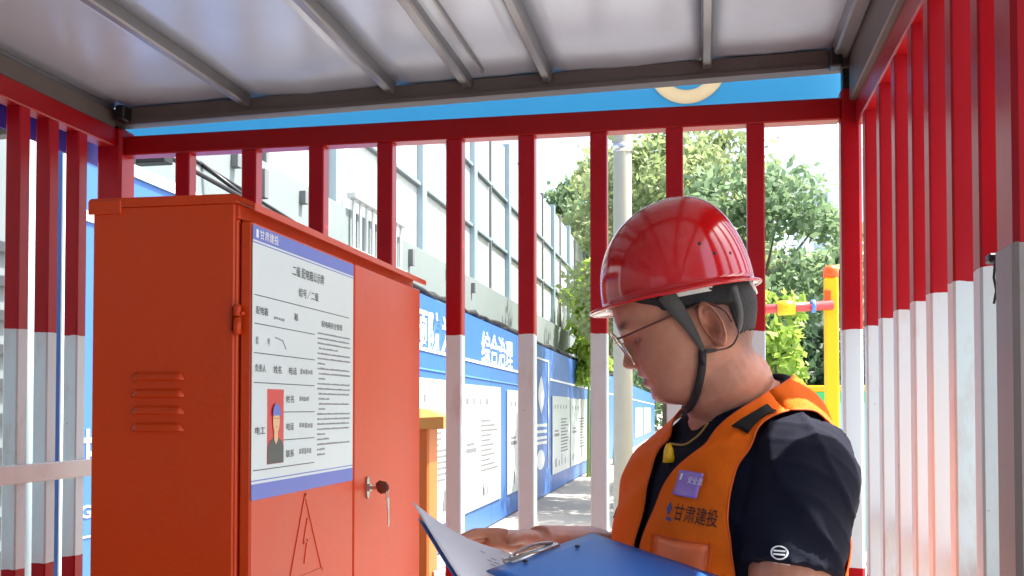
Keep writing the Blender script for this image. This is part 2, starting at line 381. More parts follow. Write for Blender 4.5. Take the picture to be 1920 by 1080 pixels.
ring(-.035, 2.272, .06, .0932, 2.4465, 'emblem_ring', 'bannerwhite', fs, 2.4535)
ring(-.035, 2.272, .001, .0597, 2.447, 'emblem_centre', 'bannerblue', fs, 2.453)
fl = empty('fascia_sign', (-1.56, 1.8, 2.1), 'violet blue fascia board hung outside the bars behind the cabinet', 'sign')
M['violet'] = mat('banner_violet', srgb(92, 78, 180), .5, var=.04, trans=.4)
box('board', -1.566, -1.560, 1.0, 2.44, 2.085, 2.40, 'violet', fl, .001)

# ------------------------------------------------------------------ distribution cabinet
CX0, CX1, CY0, CY1, CZ = -.886, -.6615, 1.35, 2.245, 1.745
cb = empty('distribution_cabinet', (-.77, 1.8, 0), 'orange red steel distribution cabinet with notice and keys in its lock', 'cabinet')
m = MB(); t = .012
m.box(CX0, CX1, CY0, CY0+t, .08, CZ, .002); m.box(CX0, CX1, CY1-t, CY1, .08, CZ, .002)
m.box(CX0, CX0+t, CY0+t, CY1-t, .08, CZ, .001); m.box(CX0+t, CX1, CY0+t, CY1-t, .08, .1, .001)
m.build('case', 'cab', cb)
box('front_frame', CX1-.004, CX1+.006, CY0+.004, CY1-.004, 1.722, CZ, 'cab', cb)
box('front_frame', CX1-.004, CX1+.004, CY0+.003, CY0+.014, .08, 1.722, 'cab', cb)
box('inner_back', CX1-.05, CX1-.045, CY0+t, CY1-t, .1, CZ-.01, 'cabdark', cb)
box('plinth', CX0+.02, CX1-.01, CY0+.02, CY1-.02, 0, .08, 'cabdark', cb)
# hood with a sloping front and a turned down lip
hy0, hy1, hx0, hx1 = CY0-.0025, CY1+.01, CX0-.005, -.629
pf = [(hx0,CZ-.0005),(hx0,CZ+.0115),(hx0+.003,CZ+.0135),(CX1+.001,CZ+.0125),(hx1,CZ-.002),(hx1,CZ-.0125),(hx1-.004,CZ-.0125),(hx1-.004,CZ-.006),(CX1+.004,CZ+.002),(CX1+.002,CZ-.001)]
n = len(pf); m = MB(); m.add([(x, y, z) for y in (hy0, hy1) for x, z in pf], [tuple(range(n)), tuple(range(n,2*n))[::-1]]+[(i, n+i, n+(i+1) % n, (i+1) % n) for i in range(n)])
m.box(hx0-.001, hx0+.052, hy0-.002, hy0+.003, CZ-.010, CZ+.010, .001)
m.build('hood', 'cab', cb)
dx0, dx1 = -.6555, -.637
for a, b in ((CY0+.006, 1.786), (1.7915, CY1-.012)):
    dr = MB().box(dx0, dx1, a, b, .14, 1.72, .003).build('door', 'cab', cb)
for z in (1.575, .4):
    m = MB(); m.tube([(-.654, CY0-.004, z-.02), (-.654, CY0-.004, z+.004)], .0055, 12); m.tube([(-.654, CY0-.004, z+.006), (-.654, CY0-.004, z+.022)], .0055, 12)
    m.box(-.664,-.648,CY0-.0045,CY0+.001,z-.016,z+.018,.001); m.tube([(-.648,CY0-.003,z+.010),(-.645,CY0-.005,z+.010)], .003, 8)
    m.build('hinge', 'cab', cb, True)
for k in range(4):                                            # pressed louvres on the side plate
    z = 1.4955-.0246*k; P = []
    for i, u in enumerate(np.linspace(0, 1, 25)):
        e = min(1, u/.12, (1-u)/.10); e = math.sin(max(0,e)*math.pi/2)**.7; row = []
        for tt in np.linspace(0, 1, 8):
            prof = (1-tt)**.55 if tt > .06 else tt/.06*.97
            row.append((-.820+.082*u, CY0-.0005-.008*e*prof, z-.006+.0125*tt*(.35+.65*e)))
        P.append(row)
    vv, ff = grid(P); put('louver', vv, ff, 'cab', cb, True)
m = MB(); m.tube([(-.779,CY0-.002,1.522),(-.779,CY0+.001,1.522)], .002, 8); m.build('rivet','cab',cb)
# embossed warning triangle with a bolt
def strip(pts, w, x0, x1, closed=True):
    mb = MB(); n = len(pts)
    for i in range(n if closed else n-1):
        a = np.array(pts[i]); b = np.array(pts[(i+1) % n]); dd = (b-a)/np.linalg.norm(b-a); nn = np.array((-dd[1], dd[0]))*w/2; a = a-dd*w/2; b = b+dd*w/2
        q = [a-nn, b-nn, b+nn, a+nn]
        mb.add([(x0, *p) for p in q]+[(x1, *p) for p in q], [(4,5,6,7),(0,4,7,3),(0,1,5,4),(1,2,6,5),(2,3,7,6)])
    return mb
TR = [(1.557,1.309),(1.496,1.178),(1.632,1.178)]
strip(TR, .0045, dx1-.001, dx1+.0013).build('warning_triangle', 'cab', cb)
strip([(1.567,1.268),(1.552,1.232),(1.567,1.234),(1.556,1.200)], .004, dx1-.001, dx1+.0012, False).build('warning_bolt', 'cab', cb)
lk = empty('lock', (0,0,0)); lk.parent = cb; lk.location = -Vector(cb.location)
def lchild(mb, name, mm, sm=True):
    o = mb.build(name, mm, None, sm); o.parent = lk; return o
m = MB(); m.tube([(dx1-.002,1.862,1.297),(dx1+.004,1.862,1.297)], [(.0085,.021)]*2, 20); lchild(m, 'lock_plate', 'steel', False)
m = MB(); m.tube([(dx1+.003,1.862,1.297),(dx1+.009,1.862,1.297)], .0075, 16); lchild(m, 'lock_barrel', 'steel', False)
m = MB(); m.box(dx1+.008,dx1+.022,1.8605,1.8635,1.294,1.300); lchild(m, 'key_blade', 'steel', False)
m = MB(); m.tube([(dx1+.020,1.862,1.300),(dx1+.024,1.862,1.301),(dx1+.034,1.863,1.297),(dx1+.040,1.864,1.294),(dx1+.043,1.864,1.292)], [(.003,.006),(.0035,.011),(.0035,.013),(.0035,.009),(.002,.004)], 14); lchild(m, 'key_head', 'brass')
m = MB(); a = np.linspace(0, 2*math.pi, 25); m.tube([(dx1+.040+.0*q, 1.868+.007*math.cos(q), 1.284+.012*math.sin(q)) for q in a], .0011, 6, False); lchild(m, 'key_ring', 'steel')
m = MB(); m.box(dx1+.039,dx1+.041,1.867,1.879,1.255,1.277,.0008); m.box(dx1+.039,dx1+.041,1.871,1.878,1.222,1.256,.0008); m.box(dx1+.039,dx1+.041,1.876,1.880,1.230,1.234,.0005); lchild(m, 'spare_key', 'steel', False)

# notice stuck on the left door
NX = dx1+.0012
nt_ = empty('notice_sheet', (NX, 1.568, 1.317), 'white printed notice with blue bands and red portrait photo on cabinet door', 'notice')
def flat(name, y0, y1, z0, z1, lay, mm, parent=nt_): return box(name, NX-.0008+lay*.0004, NX+lay*.0004, y0, y1, z0, z1, mm, parent, 0)
flat('sheet', 1.356, 1.780, 1.317, 1.714, 0, 'sheet')
flat('header_band', 1.356, 1.780, 1.693, 1.714, 1, 'printblue'); flat('header_line', 1.356, 1.780, 1.6885, 1.690, 1, 'printblue')
flat('footer_band', 1.356, 1.780, 1.317, 1.340, 1, 'printblue'); flat('footer_line', 1.356, 1.780, 1.344, 1.3455, 1, 'printblue')
def ntext(name, s, y, z, size, width, mm='ink', lay=2): return text_on(name, s, size, lambda u, v, w_: (NX+lay*.0004, y+u, z+v), mm, nt_, width)
ntext('header_lettering', '甘肃建投', 1.376, 1.6975, .015, .066, 'printwhite', 3)
flat('header_emblem', 1.366, 1.373, 1.697, 1.709, 2, 'printwhite')
ntext('title_lettering', '二级 配电箱公示牌', 1.497, 1.660, .018, .134)
ntext('subtitle_lettering', '编号／二级', 1.523, 1.629, .0155, .084)
for a, b, z in ((1.362,1.757,1.613),(1.362,1.593,1.5715),(1.362,1.593,1.529),(1.362,1.593,1.486),(1.468,1.593,1.443),(1.468,1.593,1.400),(1.362,1.593,1.359)):
    flat('ruled_line', a, b, z, z+.0012, 1, 'ink')
for s, y, z, wd in (('配电箱',1.366,1.587,.048),('箱',1.505,1.589,.018),('编',1.366,1.543,.010),('号',1.406,1.543,.010),('负责人',1.364,1.503,.043),('姓名',1.428,1.503,.034),('电话',1.484,1.503,.036),('姓名',1.475,1.459,.036),('电工',1.364,1.412,.040),('电话',1.475,1.416,.034),('联系',1.475,1.374,.038)):
    ntext('field_lettering', s, y, z, .0125, wd*.85)
for y0, y1, z0, z1 in ((1.430,1.470,1.583,1.588),(1.533,1.586,1.504,1.513),(1.530,1.588,1.417,1.426),(1.530,1.582,1.375,1.385),(1.53,1.57,1.460,1.469)):
    n = 5; 
    for k in range(n): flat('written_mark', y0+(y1-y0)*k/n, y0+(y1-y0)*(k+.72)/n, z0+random.uniform(0,.002), z1-random.uniform(0,.002), 1, 'inkgrey')
m = strip([(1.435,1.556),(1.462,1.553),(1.474,1.541)], .0018, NX, NX+.0006, False); m.build('pen_stroke','inkgrey',nt_)
ntext('rules_heading', '配电箱安全管理', 1.622, 1.588, .0115, .098)
z = 1.578
para = MB()
while z > 1.368:
    y = 1.606 + random.choice((0,0,.006)); end = random.choice((1.762,1.764,1.76,1.758,1.66,1.64,1.70))
    while y < end:
        w_ = random.uniform(.004,.012); para.box(NX, NX+.0005, y, min(y+w_,end), z-.0038, z-.0010+random.uniform(-.0006,.0004)); y += w_+random.uniform(.0008,.002)
    z -= .0085
tag(para.build('fine_print', 'inkgrey', nt_), kind='stuff')
ph = empty('portrait_photo'); ph.parent = nt_; ph.location = -Vector(nt_.location)
def pchild(o): o.parent = ph; o.location = (0,0,0); return o
pchild(flat('backdrop', 1.408, 1.467, 1.366, 1.478, 1, 'photored', None))
def blob(name, cy, cz, ry, rz, lay, mm, lo=-9):
    n = 28; v = [(NX+lay*.0004, cy+ry*math.cos(2*math.pi*k/n), max(lo, cz+rz*math.sin(2*math.pi*k/n))) for k in range(n)]
    return pchild(put(name, v, [tuple(range(n))], mm))
def shape(name, pts, lay, mm): return pchild(put(name, [(NX+lay*.0004, y, z) for y, z in pts], [tuple(range(len(pts)))], mm))
shape('jacket', [(1.4085,1.3665),(1.4665,1.3665),(1.4665,1.392),(1.459,1.400),(1.447,1.405),(1.428,1.405),(1.416,1.400),(1.4085,1.392)], 2, 'photodark')
shape('neck', [(1.4305,1.402),(1.4375,1.395),(1.4445,1.402),(1.4445,1.418),(1.4305,1.418)], 3, 'photoskin')
blob('face', 1.4375, 1.430, .0120, .0185, 4, 'photoskin')
shape('eyes', [(1.431,1.4335),(1.435,1.4335),(1.435,1.4348),(1.431,1.4348)], 5, 'photodark'); shape('eyes', [(1.440,1.4335),(1.444,1.4335),(1.444,1.4348),(1.440,1.4348)], 5, 'photodark'); shape('mouth', [(1.4345,1.4205),(1.4405,1.4205),(1.4395,1.4218),(1.4355,1.4218)], 5, 'photored')
blob('cap', 1.4375, 1.441, .0140, .0155, 6, 'printblue', 1.440); shape('cap_brim', [(1.4225,1.4385),(1.4525,1.4385),(1.4505,1.4415),(1.4245,1.4415)], 7, 'printblue')

# ------------------------------------------------------------------ the man
def interp(tab):
    a = np.array(tab, float); 
    from_x, ys = a[:,0], a[:,1]
    o = np.argsort(from_x); X, Y = from_x[o], ys[o]
    # monotone-ish cubic (Catmull-Rom on uneven knots)
    mslope = np.gradient(Y, X)
    def f(x):
        x = np.clip(x, X[0], X[-1]); i = np.clip(np.searchsorted(X, x)-1, 0, len(X)-2)
        h = X[i+1]-X[i]; t = (x-X[i])/h
        return (2*t**3-3*t**2+1)*Y[i]+(t**3-2*t**2+t)*h*mslope[i]+(-2*t**3+3*t**2)*Y[i+1]+(t**3-t**2)*h*mslope[i+1]
    return f
HO = np.array((-.0218, 1.44, 1.558)); HP = R(20); HY = R(2)
Fd = np.array((-math.cos(HP)*math.cos(HY), -math.cos(HP)*math.sin(HY), -math.sin(HP)))
Ud = np.array((-math.sin(HP)*math.cos(HY), -math.sin(HP)*math.sin(HY), math.cos(HP)))
Ld = np.cross(Ud, Fd)
HS = 1.02
def H(f, s, u): return HO + HS*(np.multiply.outer(np.asarray(f,float), Fd)+np.multiply.outer(np.asarray(s,float), Ld)+np.multiply.outer(np.asarray(u,float), Ud))
Ff = interp([(.136,.0),(.130,.030),(.115,.058),(.095,.076),(.075,.085),(.055,.0885),(.040,.089),(.030,.0875),(.014,.0815),(0,.079),(-.0131,.0785),(-.0244,.0795),(-.033,.0805),(-.0428,.079),(-.049,.0785),(-.059,.0752),(-.0697,.0755),(-.078,.071),(-.086,.058),(-.094,.038),(-.100,.01)])
Bf = interp([(.136,-.005),(.130,-.035),(.115,-.066),(.09,-.088),(.05,-.099),(.01,-.097),(-.02,-.088),(-.05,-.072),(-.08,-.055),(-.1,-.03)])
Wf = interp([(.136,.003),(.130,.030),(.115,.054),(.09,.070),(.05,.0765),(.01,.076),(-.01,.0755),(-.03,.073),(-.05,.068),(-.065,.061),(-.078,.050),(-.088,.038),(-.1,.012)])
Nose = interp([(.05,0),(.034,.0005),(.022,.0035),(.012,.0085),(0,.0145),(-.008,.0190),(-.0145,.0215),(-.019,.0190),(-.0235,.0105),(-.027,.0015),(-.032,0)])
def face_pt(phi, u):
    """phi 0 = front midline, pi = back"""
    F, B, Wd = Ff(u), Bf(u), Wf(u); c = .012 if u > -.03 else .012
    c = min(c, F-.005); a = F-c if math.cos(phi) >= 0 else c-B
    n = 2.25; cs, sn = math.cos(phi), math.sin(phi)
    f = c + a*math.copysign(abs(cs)**(2/n), cs); s = Wd*math.copysign(abs(sn)**(2/n), sn)
    if cs > 0:
        fr = cs**.5
        wn = .0085+.0065*sstep(.005,-.016,u)
        f += Nose(u)*math.exp(-(abs(s)/wn)**2.4)
        f += .006*math.exp(-((abs(s)-.0145)/.0062)**2-((u+.0165)/.0075)**2)                    # nostril wings
        f -= .0115*fr*math.exp(-((abs(s)-.033)/.017)**2-((u-.010)/.0125)**2)                   # eye sockets
        f += .0050*fr*math.exp(-((abs(s)-.033)/.0125)**2-((u-.0085)/.0065)**2)                 # lids
        f += .0030*fr*math.exp(-((abs(s)-.030)/.02)**2-((u-.034)/.008)**2)                     # brow
        f += .0045*fr*math.exp(-((abs(s)-.043)/.018)**2-((u+.018)/.017)**2)                    # cheek
        lw = math.exp(-(abs(s)/.021)**4)
        f += .0050*lw*math.exp(-((u+.0345)/.0055)**2) + .0050*lw*math.exp(-((u+.0495)/.0058)**2)
        f -= .0036*math.exp(-(abs(s)/.025)**4)*math.exp(-((u+.0425)/.0022)**2)
        f += .0025*math.exp(-(abs(s)/.018)**2)*math.exp(-((u+.071)/.009)**2)
    return f, s, u
def head_mesh():
    us = np.concatenate([np.linspace(.1355,.05,26), np.linspace(.048,-.1,92)]); k = 150
    ph_ = np.linspace(0, 2*math.pi, k, endpoint=False)
    ph_ = ph_ - .35*np.sin(ph_)          # more columns at the front
    P = []
    for u in us: P.append([H(*face_pt(p if p <= math.pi else p-2*math.pi, u)) for p in ph_])
    v, f = grid(P, True); v = list(v); n = len(v)
    f += [tuple(range(k))[::-1], tuple((len(us)-1)*k+j for j in range(k))]
    return v, f
BETA = R(33); bd = np.array((-math.cos(BETA), -math.sin(BETA), 0)); ld = np.array((math.sin(BETA), -math.cos(BETA), 0)); Z = np.array((0,0,1.))
TC = np.array((.034, 1.485, 0)); NB_ = np.array((.042, 1.475, 1.462))
A_ = interp([(.86,.165),(.95,.172),(1.05,.175),(1.2,.176),(1.30,.178),(1.35,.176),(1.385,.166),(1.415,.148),(1.44,.108),(1.46,.078),(1.48,.066),(1.50,.064)])
Df = interp([(.86,.115),(.95,.135),(1.05,.148),(1.2,.146),(1.30,.130),(1.35,.115),(1.385,.100),(1.415,.084),(1.44,.072),(1.46,.064),(1.48,.060),(1.50,.058)])
Db = interp([(.86,.125),(.95,.112),(1.05,.108),(1.2,.116),(1.30,.124),(1.35,.122),(1.385,.114),(1.415,.100),(1.44,.084),(1.46,.072),(1.48,.066),(1.50,.062)])
def torso(phi, z, off=0):
    """phi 0 = chest, +90 = left side"""
    cs, sn = math.cos(phi), math.sin(phi); n = 2.3
    b = ((Df(z) if cs >= 0 else Db(z))+off)*math.copysign(abs(cs)**(2/n), cs); l = (A_(z)+off)*math.copysign(abs(sn)**(2/n), sn)
    k = sstep(1.36, 1.46, z); c = TC*(1-k)+NB_*np.array((1,1,0))*k
    return c + bd*b + ld*l + Z*(z - .46*b*sstep(1.37,1.46,z))
def torso_mesh(off, z0, z1, n=40, k=64):
    P = [[torso(p, z, off) for p in np.linspace(0, 2*math.pi, k, endpoint=False)] for z in np.linspace(z0, z1, n)]
    v, f = grid(P, True); f += [tuple(range(k))[::-1], tuple((n-1)*k+j for j in range(k))]; return list(v), f
SLs = TC + ld*.155 + Z*1.376 - bd*.008; SRs = TC - ld*.128 + Z*1.352 - bd*.02
EL = np.array((.082, 1.262, 1.108)); ER = np.array((-.138, 1.748, 1.195))
WL = np.array((-.105, 1.185, 1.185)); WR = np.array((-.254, 1.552, 1.240))
def curve(pts, n):
    pts = np.array(pts, float); t = np.arange(len(pts)); tt = np.linspace(0, len(pts)-1, n); g_ = np.gradient(pts, axis=0); out = []
    for x in tt:
        i = min(int(x), len(pts)-2); s = x-i
        out.append((2*s**3-3*s**2+1)*pts[i]+(s**3-2*s**2+s)*g_[i]+(-2*s**3+3*s**2)*pts[i+1]+(s**3-s**2)*g_[i+1])
    return out
def limb(mb, pts, rads, n=16, seg=20):
    P = curve(pts, n); r = np.interp(np.linspace(0, len(rads)-1, n), range(len(rads)), rads); mb.tube(P, list(r), seg)
def hand(mb, wrist, fdir, pn, thumb, curl, tcurl=.5, k=1.0):
    """wrist point, finger direction, palm normal, thumb side (+1: thumb on cross(fdir, pn))"""
    fdir = fdir/np.linalg.norm(fdir); pn = pn - fdir*(pn@fdir); pn /= np.linalg.norm(pn); sd = np.cross(fdir, pn)*thumb
    mb.tube([wrist-fdir*.02, wrist+fdir*.012, wrist+fdir*.045, wrist+fdir*.080, wrist+fdir*.092], [(.027*k,.020*k),(.030*k,.020*k),(.038*k,.0175*k),(.040*k,.014*k),(.034*k,.009*k)] if abs(np.cross(fdir,(0,0,1))@sd) > .5*np.linalg.norm(np.cross(fdir,(0,0,1))) else [(.020*k,.027*k),(.020*k,.030*k),(.0175*k,.038*k),(.014*k,.040*k),(.009*k,.034*k)], 20)
    for i, (o, L) in enumerate(((.0335,.072),(.0112,.080),(-.0112,.075),(-.0330,.058))):
        p = wrist+fdir*(.084-.004*abs(i-1.2))+sd*o*k; spv = fdir+sd*(.10-.075*i); spv /= np.linalg.norm(spv); pts = [p-fdir*.015]; a = 0; dd = fdir
        for j, fr in enumerate((.45,.30,.25)):
            a += curl[j]*(1+.08*i); dd = spv*math.cos(a)+pn*math.sin(a); pts.append(p.copy()); p = p+dd*L*fr
        pts.append(p); q = curve(pts, 12); mb.tube(q, [.0086,.0083,.0080,.0085,.0079,.0075,.0082,.0074,.0070,.0074,.0068,.0044], 12)
    p = wrist+fdir*.022+sd*.022*k; dd = fdir*.62+sd*.75+pn*.2; dd /= np.linalg.norm(dd); pts = [p-dd*.01]
    for L, c in ((.038,0),(.031,tcurl),(.026,tcurl*.8)):
        pts.append(p.copy()); dd = dd*math.cos(c)+(fdir*.6+pn*.8)*math.sin(c); dd /= np.linalg.norm(dd); p = p+dd*L
    pts.append(p); mb.tube(curve(pts, 12), [.014,.0145,.0145,.014,.0125,.0115,.011,.0108,.0105,.010,.009,.005], 12)
def remesh(name, mb, voxel, m, smooth=3, parent=None, fac=.5):
    me = bpy.data.meshes.new(name); me.from_pydata([tuple(map(float,p)) for p in mb.v], [], mb.f); me.update()
    bm = bmesh.new(); bm.from_mesh(me); bmesh.ops.recalc_face_normals(bm, faces=bm.faces); bm.to_mesh(me); bm.free()
    t = bpy.data.objects.new(name, me); COL.objects.link(t)
    r_ = t.modifiers.new('r','REMESH'); r_.mode = 'VOXEL'; r_.voxel_size = voxel; r_.adaptivity = 0
    if smooth: s_ = t.modifiers.new('s','SMOOTH'); s_.iterations = smooth; s_.factor = fac
    dg = bpy.context.evaluated_depsgraph_get(); m2 = bpy.data.meshes.new_from_object(t.evaluated_get(dg))
    bpy.data.objects.remove(t); m2.name = name; m2.materials.clear(); m2.materials.append(M[m] if isinstance(m,str) else m)
    m2.polygons.foreach_set('use_smooth', [True]*len(m2.polygons))
    o = bpy.data.objects.new(name, m2); COL.objects.link(o)
    if parent: o.parent = parent
    return o
def skin_mat():
    q = NB('skin'); at = q.n('Attribute', attribute_name='tint'); g_ = q.n('NewGeometry')
    n1 = q.n('TexNoise', i_Scale=45.0, i_Detail=5.0); q.l(g_.outputs['Position'], n1.inputs[0])
    mx = q.n('Mix', data_type='RGBA', blend_type='MULTIPLY'); mx.inputs[0].default_value = .55; q.l(at.outputs['Color'], mx.inputs[6])
    cr = q.n('ValToRGB'); cr.color_ramp.elements[0].position = .3; cr.color_ramp.elements[0].color = (.74,.55,.50,1); cr.color_ramp.elements[1].position = .7; cr.color_ramp.elements[1].color = (1,1,1,1)
    q.l(n1.outputs[0], cr.inputs[0]); q.l(cr.outputs[0], mx.inputs[7]); q.l(mx.outputs[2], q.b.inputs['Base Color'])
    q.b.inputs['Roughness'].default_value = .40; q.b.inputs['Subsurface Weight'].default_value = .25; q.b.inputs['Subsurface Radius'].default_value = (.010,.004,.002); q.b.inputs['Subsurface Scale'].default_value = 1
    q.b.inputs['Specular IOR Level'].default_value = .4
    n2 = q.n('TexNoise', i_Scale=700.0, i_Detail=3.0); q.l(g_.outputs['Position'], n2.inputs[0]); b_ = q.n('Bump', i_Strength=.35, i_Distance=.0012); q.l(n2.outputs[0], b_.inputs['Height']); q.l(b_.outputs[0], q.b.inputs['Normal'])
    return q.m
M['skin'] = skin_mat()
bm_ = MB()
bm_.add(*head_mesh())
nk = [H(-.012,0,-.01), H(-.014,0,-.05), H(-.018,0,-.085), NB_+bd*.006+Z*.012, NB_-Z*.05]
P = curve(nk, 14); bm_.tube(P, [( .058+.004*t*t+.0*t, .060+.008*t*t) for t in np.linspace(0,1,14)], 28)
bm_.tube(curve([H(.014,0,-.062), H(-.002,0,-.085), H(-.012,0,-.11), NB_+bd*.012-Z*.02], 10), [.034,.036,.038,.040,.042,.042,.042,.042,.042,.04], 20)   # soft throat
bm_.add(*torso_mesh(-.012, .88, 1.465, 40, 48))
limb(bm_, [SLs-ld*.05, SLs, SLs*.55+EL*.45, EL, EL*.5+WL*.5, WL], [.045,.058,.052,.044,.043,.029], 26)
limb(bm_, [SRs+ld*.05, SRs, SRs*.55+ER*.45, ER, ER*.55+WR*.45, WR], [.045,.056,.050,.043,.042,.029], 26)
hand(bm_, WL, np.array((-.93,-.20,.10)), np.array((0,0,1.)), 1, (.15,.25,.25), .25)
hand(bm_, WR, np.array((-.82,-.50,.13)), np.array((.30,-.25,-.90)), 1, (.12,.26,.22), .2)
for s in (1,-1): limb(bm_, [TC+ld*.085*s+Z*.93, TC+ld*.10*s+bd*.01+Z*.48, TC+ld*.11*s+Z*.10], [.080,.055,.038], 10)
person = remesh('person', bm_, .0028, 'skin', 2)
tag(person, 'man in red helmet, glasses and orange vest studying an open blue folder', 'person')
# ears, joined into the body mesh
def ear(sgn):
    mb = MB(); P = []
    c = np.array((-.0285, .0725, -.008)); tilt = R(-8)
    for i, r_ in enumerate(np.linspace(0, 1, 15)):
        row = []
        for a in np.linspace(0, 2*math.pi, 44, endpoint=False):
            ca, sa = math.cos(a), math.sin(a)                         # a: 0 = forward, 90 = up
            ex = .0128*(1.0+.10*sa-.12*(sa < -.3)*(-sa-.3)); ez = .0325
            x = r_*ex*ca*(1+.06*math.sin(2*a)); z_ = r_*ez*sa
            rim = math.exp(-((r_-.86)/.12)**2)*(.0062 if ca < .5 or sa > .2 else .002)*(1 if sa > -.72 else .5)
            anti = math.exp(-((r_-.56)/.12)**2)*.0045*(1 if ca < .3 else .2)
            con = -.0125*math.exp(-((x-.003)/.0075)**2-((z_+.004)/.011)**2)
            tragus = .0045*math.exp(-((x-.0125)/.004)**2-((z_+.004)/.0065)**2)
            lobe = .0025*math.exp(-((z_+.027)/.008)**2)
            out = .0135+rim+anti+con+tragus+lobe - .006*max(0, r_-.93)/.07 + (-x)*.50
            xx = x*math.cos(tilt)-z_*math.sin(tilt); zz = x*math.sin(tilt)+z_*math.cos(tilt)
            row.append(H(c[0]+xx, sgn*(c[1]+out), c[2]+zz))
        P.append(row)
    back = []
    for a in np.linspace(0, 2*math.pi, 44, endpoint=False):
        x = .0135*math.cos(a); z_ = .029*math.sin(a); xx = x*math.cos(tilt)-z_*math.sin(tilt); zz = x*math.sin(tilt)+z_*math.cos(tilt)
        back.append(H(c[0]+xx+.003, sgn*(c[1]-.012), c[2]+zz))
    P.append(back); v, f = grid(P, True); 
    if sgn < 0: f = [q[::-1] for q in f]
    return v, f
bmm = bmesh.new(); bmm.from_mesh(person.data)
for sgn in (1,-1):
    v, f = ear(sgn); vs = [bmm.verts.new(p) for p in v]
    for q in f:
        try: fc = bmm.faces.new([vs[i] for i in q]); fc.smooth = True
        except ValueError: pass
bmm.to_mesh(person.data); bmm.free()
# skin tone by place on the body: lips, brows, shaved scalp edge, ears
me = person.data; n = len(me.vertices); co = np.empty(n*3); me.vertices.foreach_get('co', co); co = co.reshape(-1,3)
rel = (co-HO)/HS; f_, s_, u_ = rel@Fd, rel@Ld, rel@Ud
base = np.array(srgb(202, 144, 118)[:3]); colr = np.tile(base, (n,1))
def mixc(w, c):
    global colr
    colr = colr*(1-w[:,None])+np.array(srgb(*c)[:3])*w[:,None]
inhead = (np.abs(s_) < .12) & (u_ > -.13) & (u_ < .15)
mixc(np.where(inhead, .75*np.exp(-(np.abs(s_)/.023)**6)*np.exp(-((u_+.0425)/.0098)**4)*(f_ > .06), 0), (160, 84, 78))
mixc(np.where(inhead, .9*np.exp(-((u_+.0425)/.0016)**2)*np.exp(-(np.abs(s_)/.024)**6)*(f_ > .06), 0), (84, 42, 40))
br = np.exp(-((np.abs(s_)-.033)/.0185)**4-((u_-.0315-.004*np.clip((np.abs(s_)-.03)/.02,-1,1))/.0052)**2)*(f_ > .03); mixc(np.where(inhead, .88*br, 0), (34, 26, 26))
lid = np.exp(-((np.abs(s_)-.036)/.0165)**4-((u_-.0080)/.0030)**2)*(f_ > .05); mixc(np.where(inhead, .9*lid, 0), (30, 20, 20))
mixc(np.where(inhead, .35*np.exp(-((np.abs(s_)-.086)/.012)**2-((u_+.01)/.035)**2-((f_+.028)/.02)**2), 0), (186, 96, 82))
mixc(np.where(inhead, .22*np.exp(-((np.abs(s_)-.045)/.022)**2-((u_+.018)/.022)**2)*(f_ > .03), 0), (196, 96, 84))
mixc(np.where(inhead, .30*sstep(.035,.060,f_)*sstep(-.022,-.030,u_)*np.exp(-(np.abs(s_)/.05)**4)*(.6+.4*np.sin(f_*2600)*np.sin(s_*2300+u_*2100)), 0), (96, 70, 66))
mixc(np.where(inhead, .30*np.exp(-((u_-.004)/.006)**2-((np.abs(s_)-.033)/.016)**2)*(f_ > .04), 0), (130, 74, 66))
stub = np.where(inhead, sstep(-.022,-.052,f_-.35*np.clip(u_,-.1,.02))*sstep(-.078,-.046,u_)*(.62+.3*np.sin(f_*900+s_*700)*np.sin(u_*800+s_*500)*.5), 0); mixc(stub, (30, 26, 27))
mixc(np.where(inhead, .5*sstep(.036,.010,f_)*sstep(.008,.03,u_), 0), (40, 32, 32))
ca = me.color_attributes.new('tint', 'FLOAT_COLOR', 'POINT'); ca.data.foreach_set('color', np.hstack([colr, np.ones((n,1))]).ravel())

# shirt
sm = MB(); sm.add(*torso_mesh(0, .84, 1.462, 46, 72))
limb(sm, [SLs-ld*.06-Z*.01, SLs-Z*.004, SLs*.75+EL*.25, SLs*.56+EL*.44, SLs*.50+EL*.50], [.056,.070,.069,.065,.066], 22, 28)
limb(sm, [SRs+ld*.06-Z*.01, SRs-Z*.004, SRs*.62+ER*.38, SRs*.35+ER*.65], [.050,.060,.060,.062], 20, 28)
shirt = remesh('t_shirt', sm, .005, 'shirt', 6, person)
# cloth folds
me = shirt.data; n = len(me.vertices); co = np.empty(n*3); me.vertices.foreach_get('co', co); co = co.reshape(-1,3); no = np.empty(n*3); me.vertex_normals.foreach_get('vector', no); no = no.reshape(-1,3)
def folds(p):
    a = p@ld; b = p@bd; z_ = p[:,2]
    ax = (EL-SLs)/np.linalg.norm(EL-SLs); t_ = (p-SLs)@ax; q = np.sin(t_*58+7*b*6+3*np.sin(a*22))*.0030*sstep(.0,.10,t_)*np.exp(-(((p-(SLs+np.outer(t_,ax)))**2).sum(1)/.014))
    w1 = np.sin(t_*34-a*46+1.7*np.sin(b*31+1)); w2 = np.sin(t_*71+b*52+2*np.sin(a*19)); near = np.exp(-(((p-(SLs+np.outer(t_,ax)))**2).sum(1)/.016))
    q = q + near*(.0042*(1-np.abs(w1))**3 + .0026*(1-np.abs(w2))**4 - .0012)
    return q + .0022*np.sin(z_*30+a*38+2*np.sin(b*25))*sstep(1.42,1.3,z_) + .0012*np.sin(z_*75-a*60+b*40)
co += no*folds(co)[:,None]; me.vertices.foreach_set('co', co.ravel()); me.update()
cl = MB(); cl.tube([torso(p, 1.4585, -.004)+Z*.004 for p in np.linspace(0, 2*math.pi, 60)], .0055, 10, False); o = cl.build('collar', 'shirt', None, True); o.parent = shirt
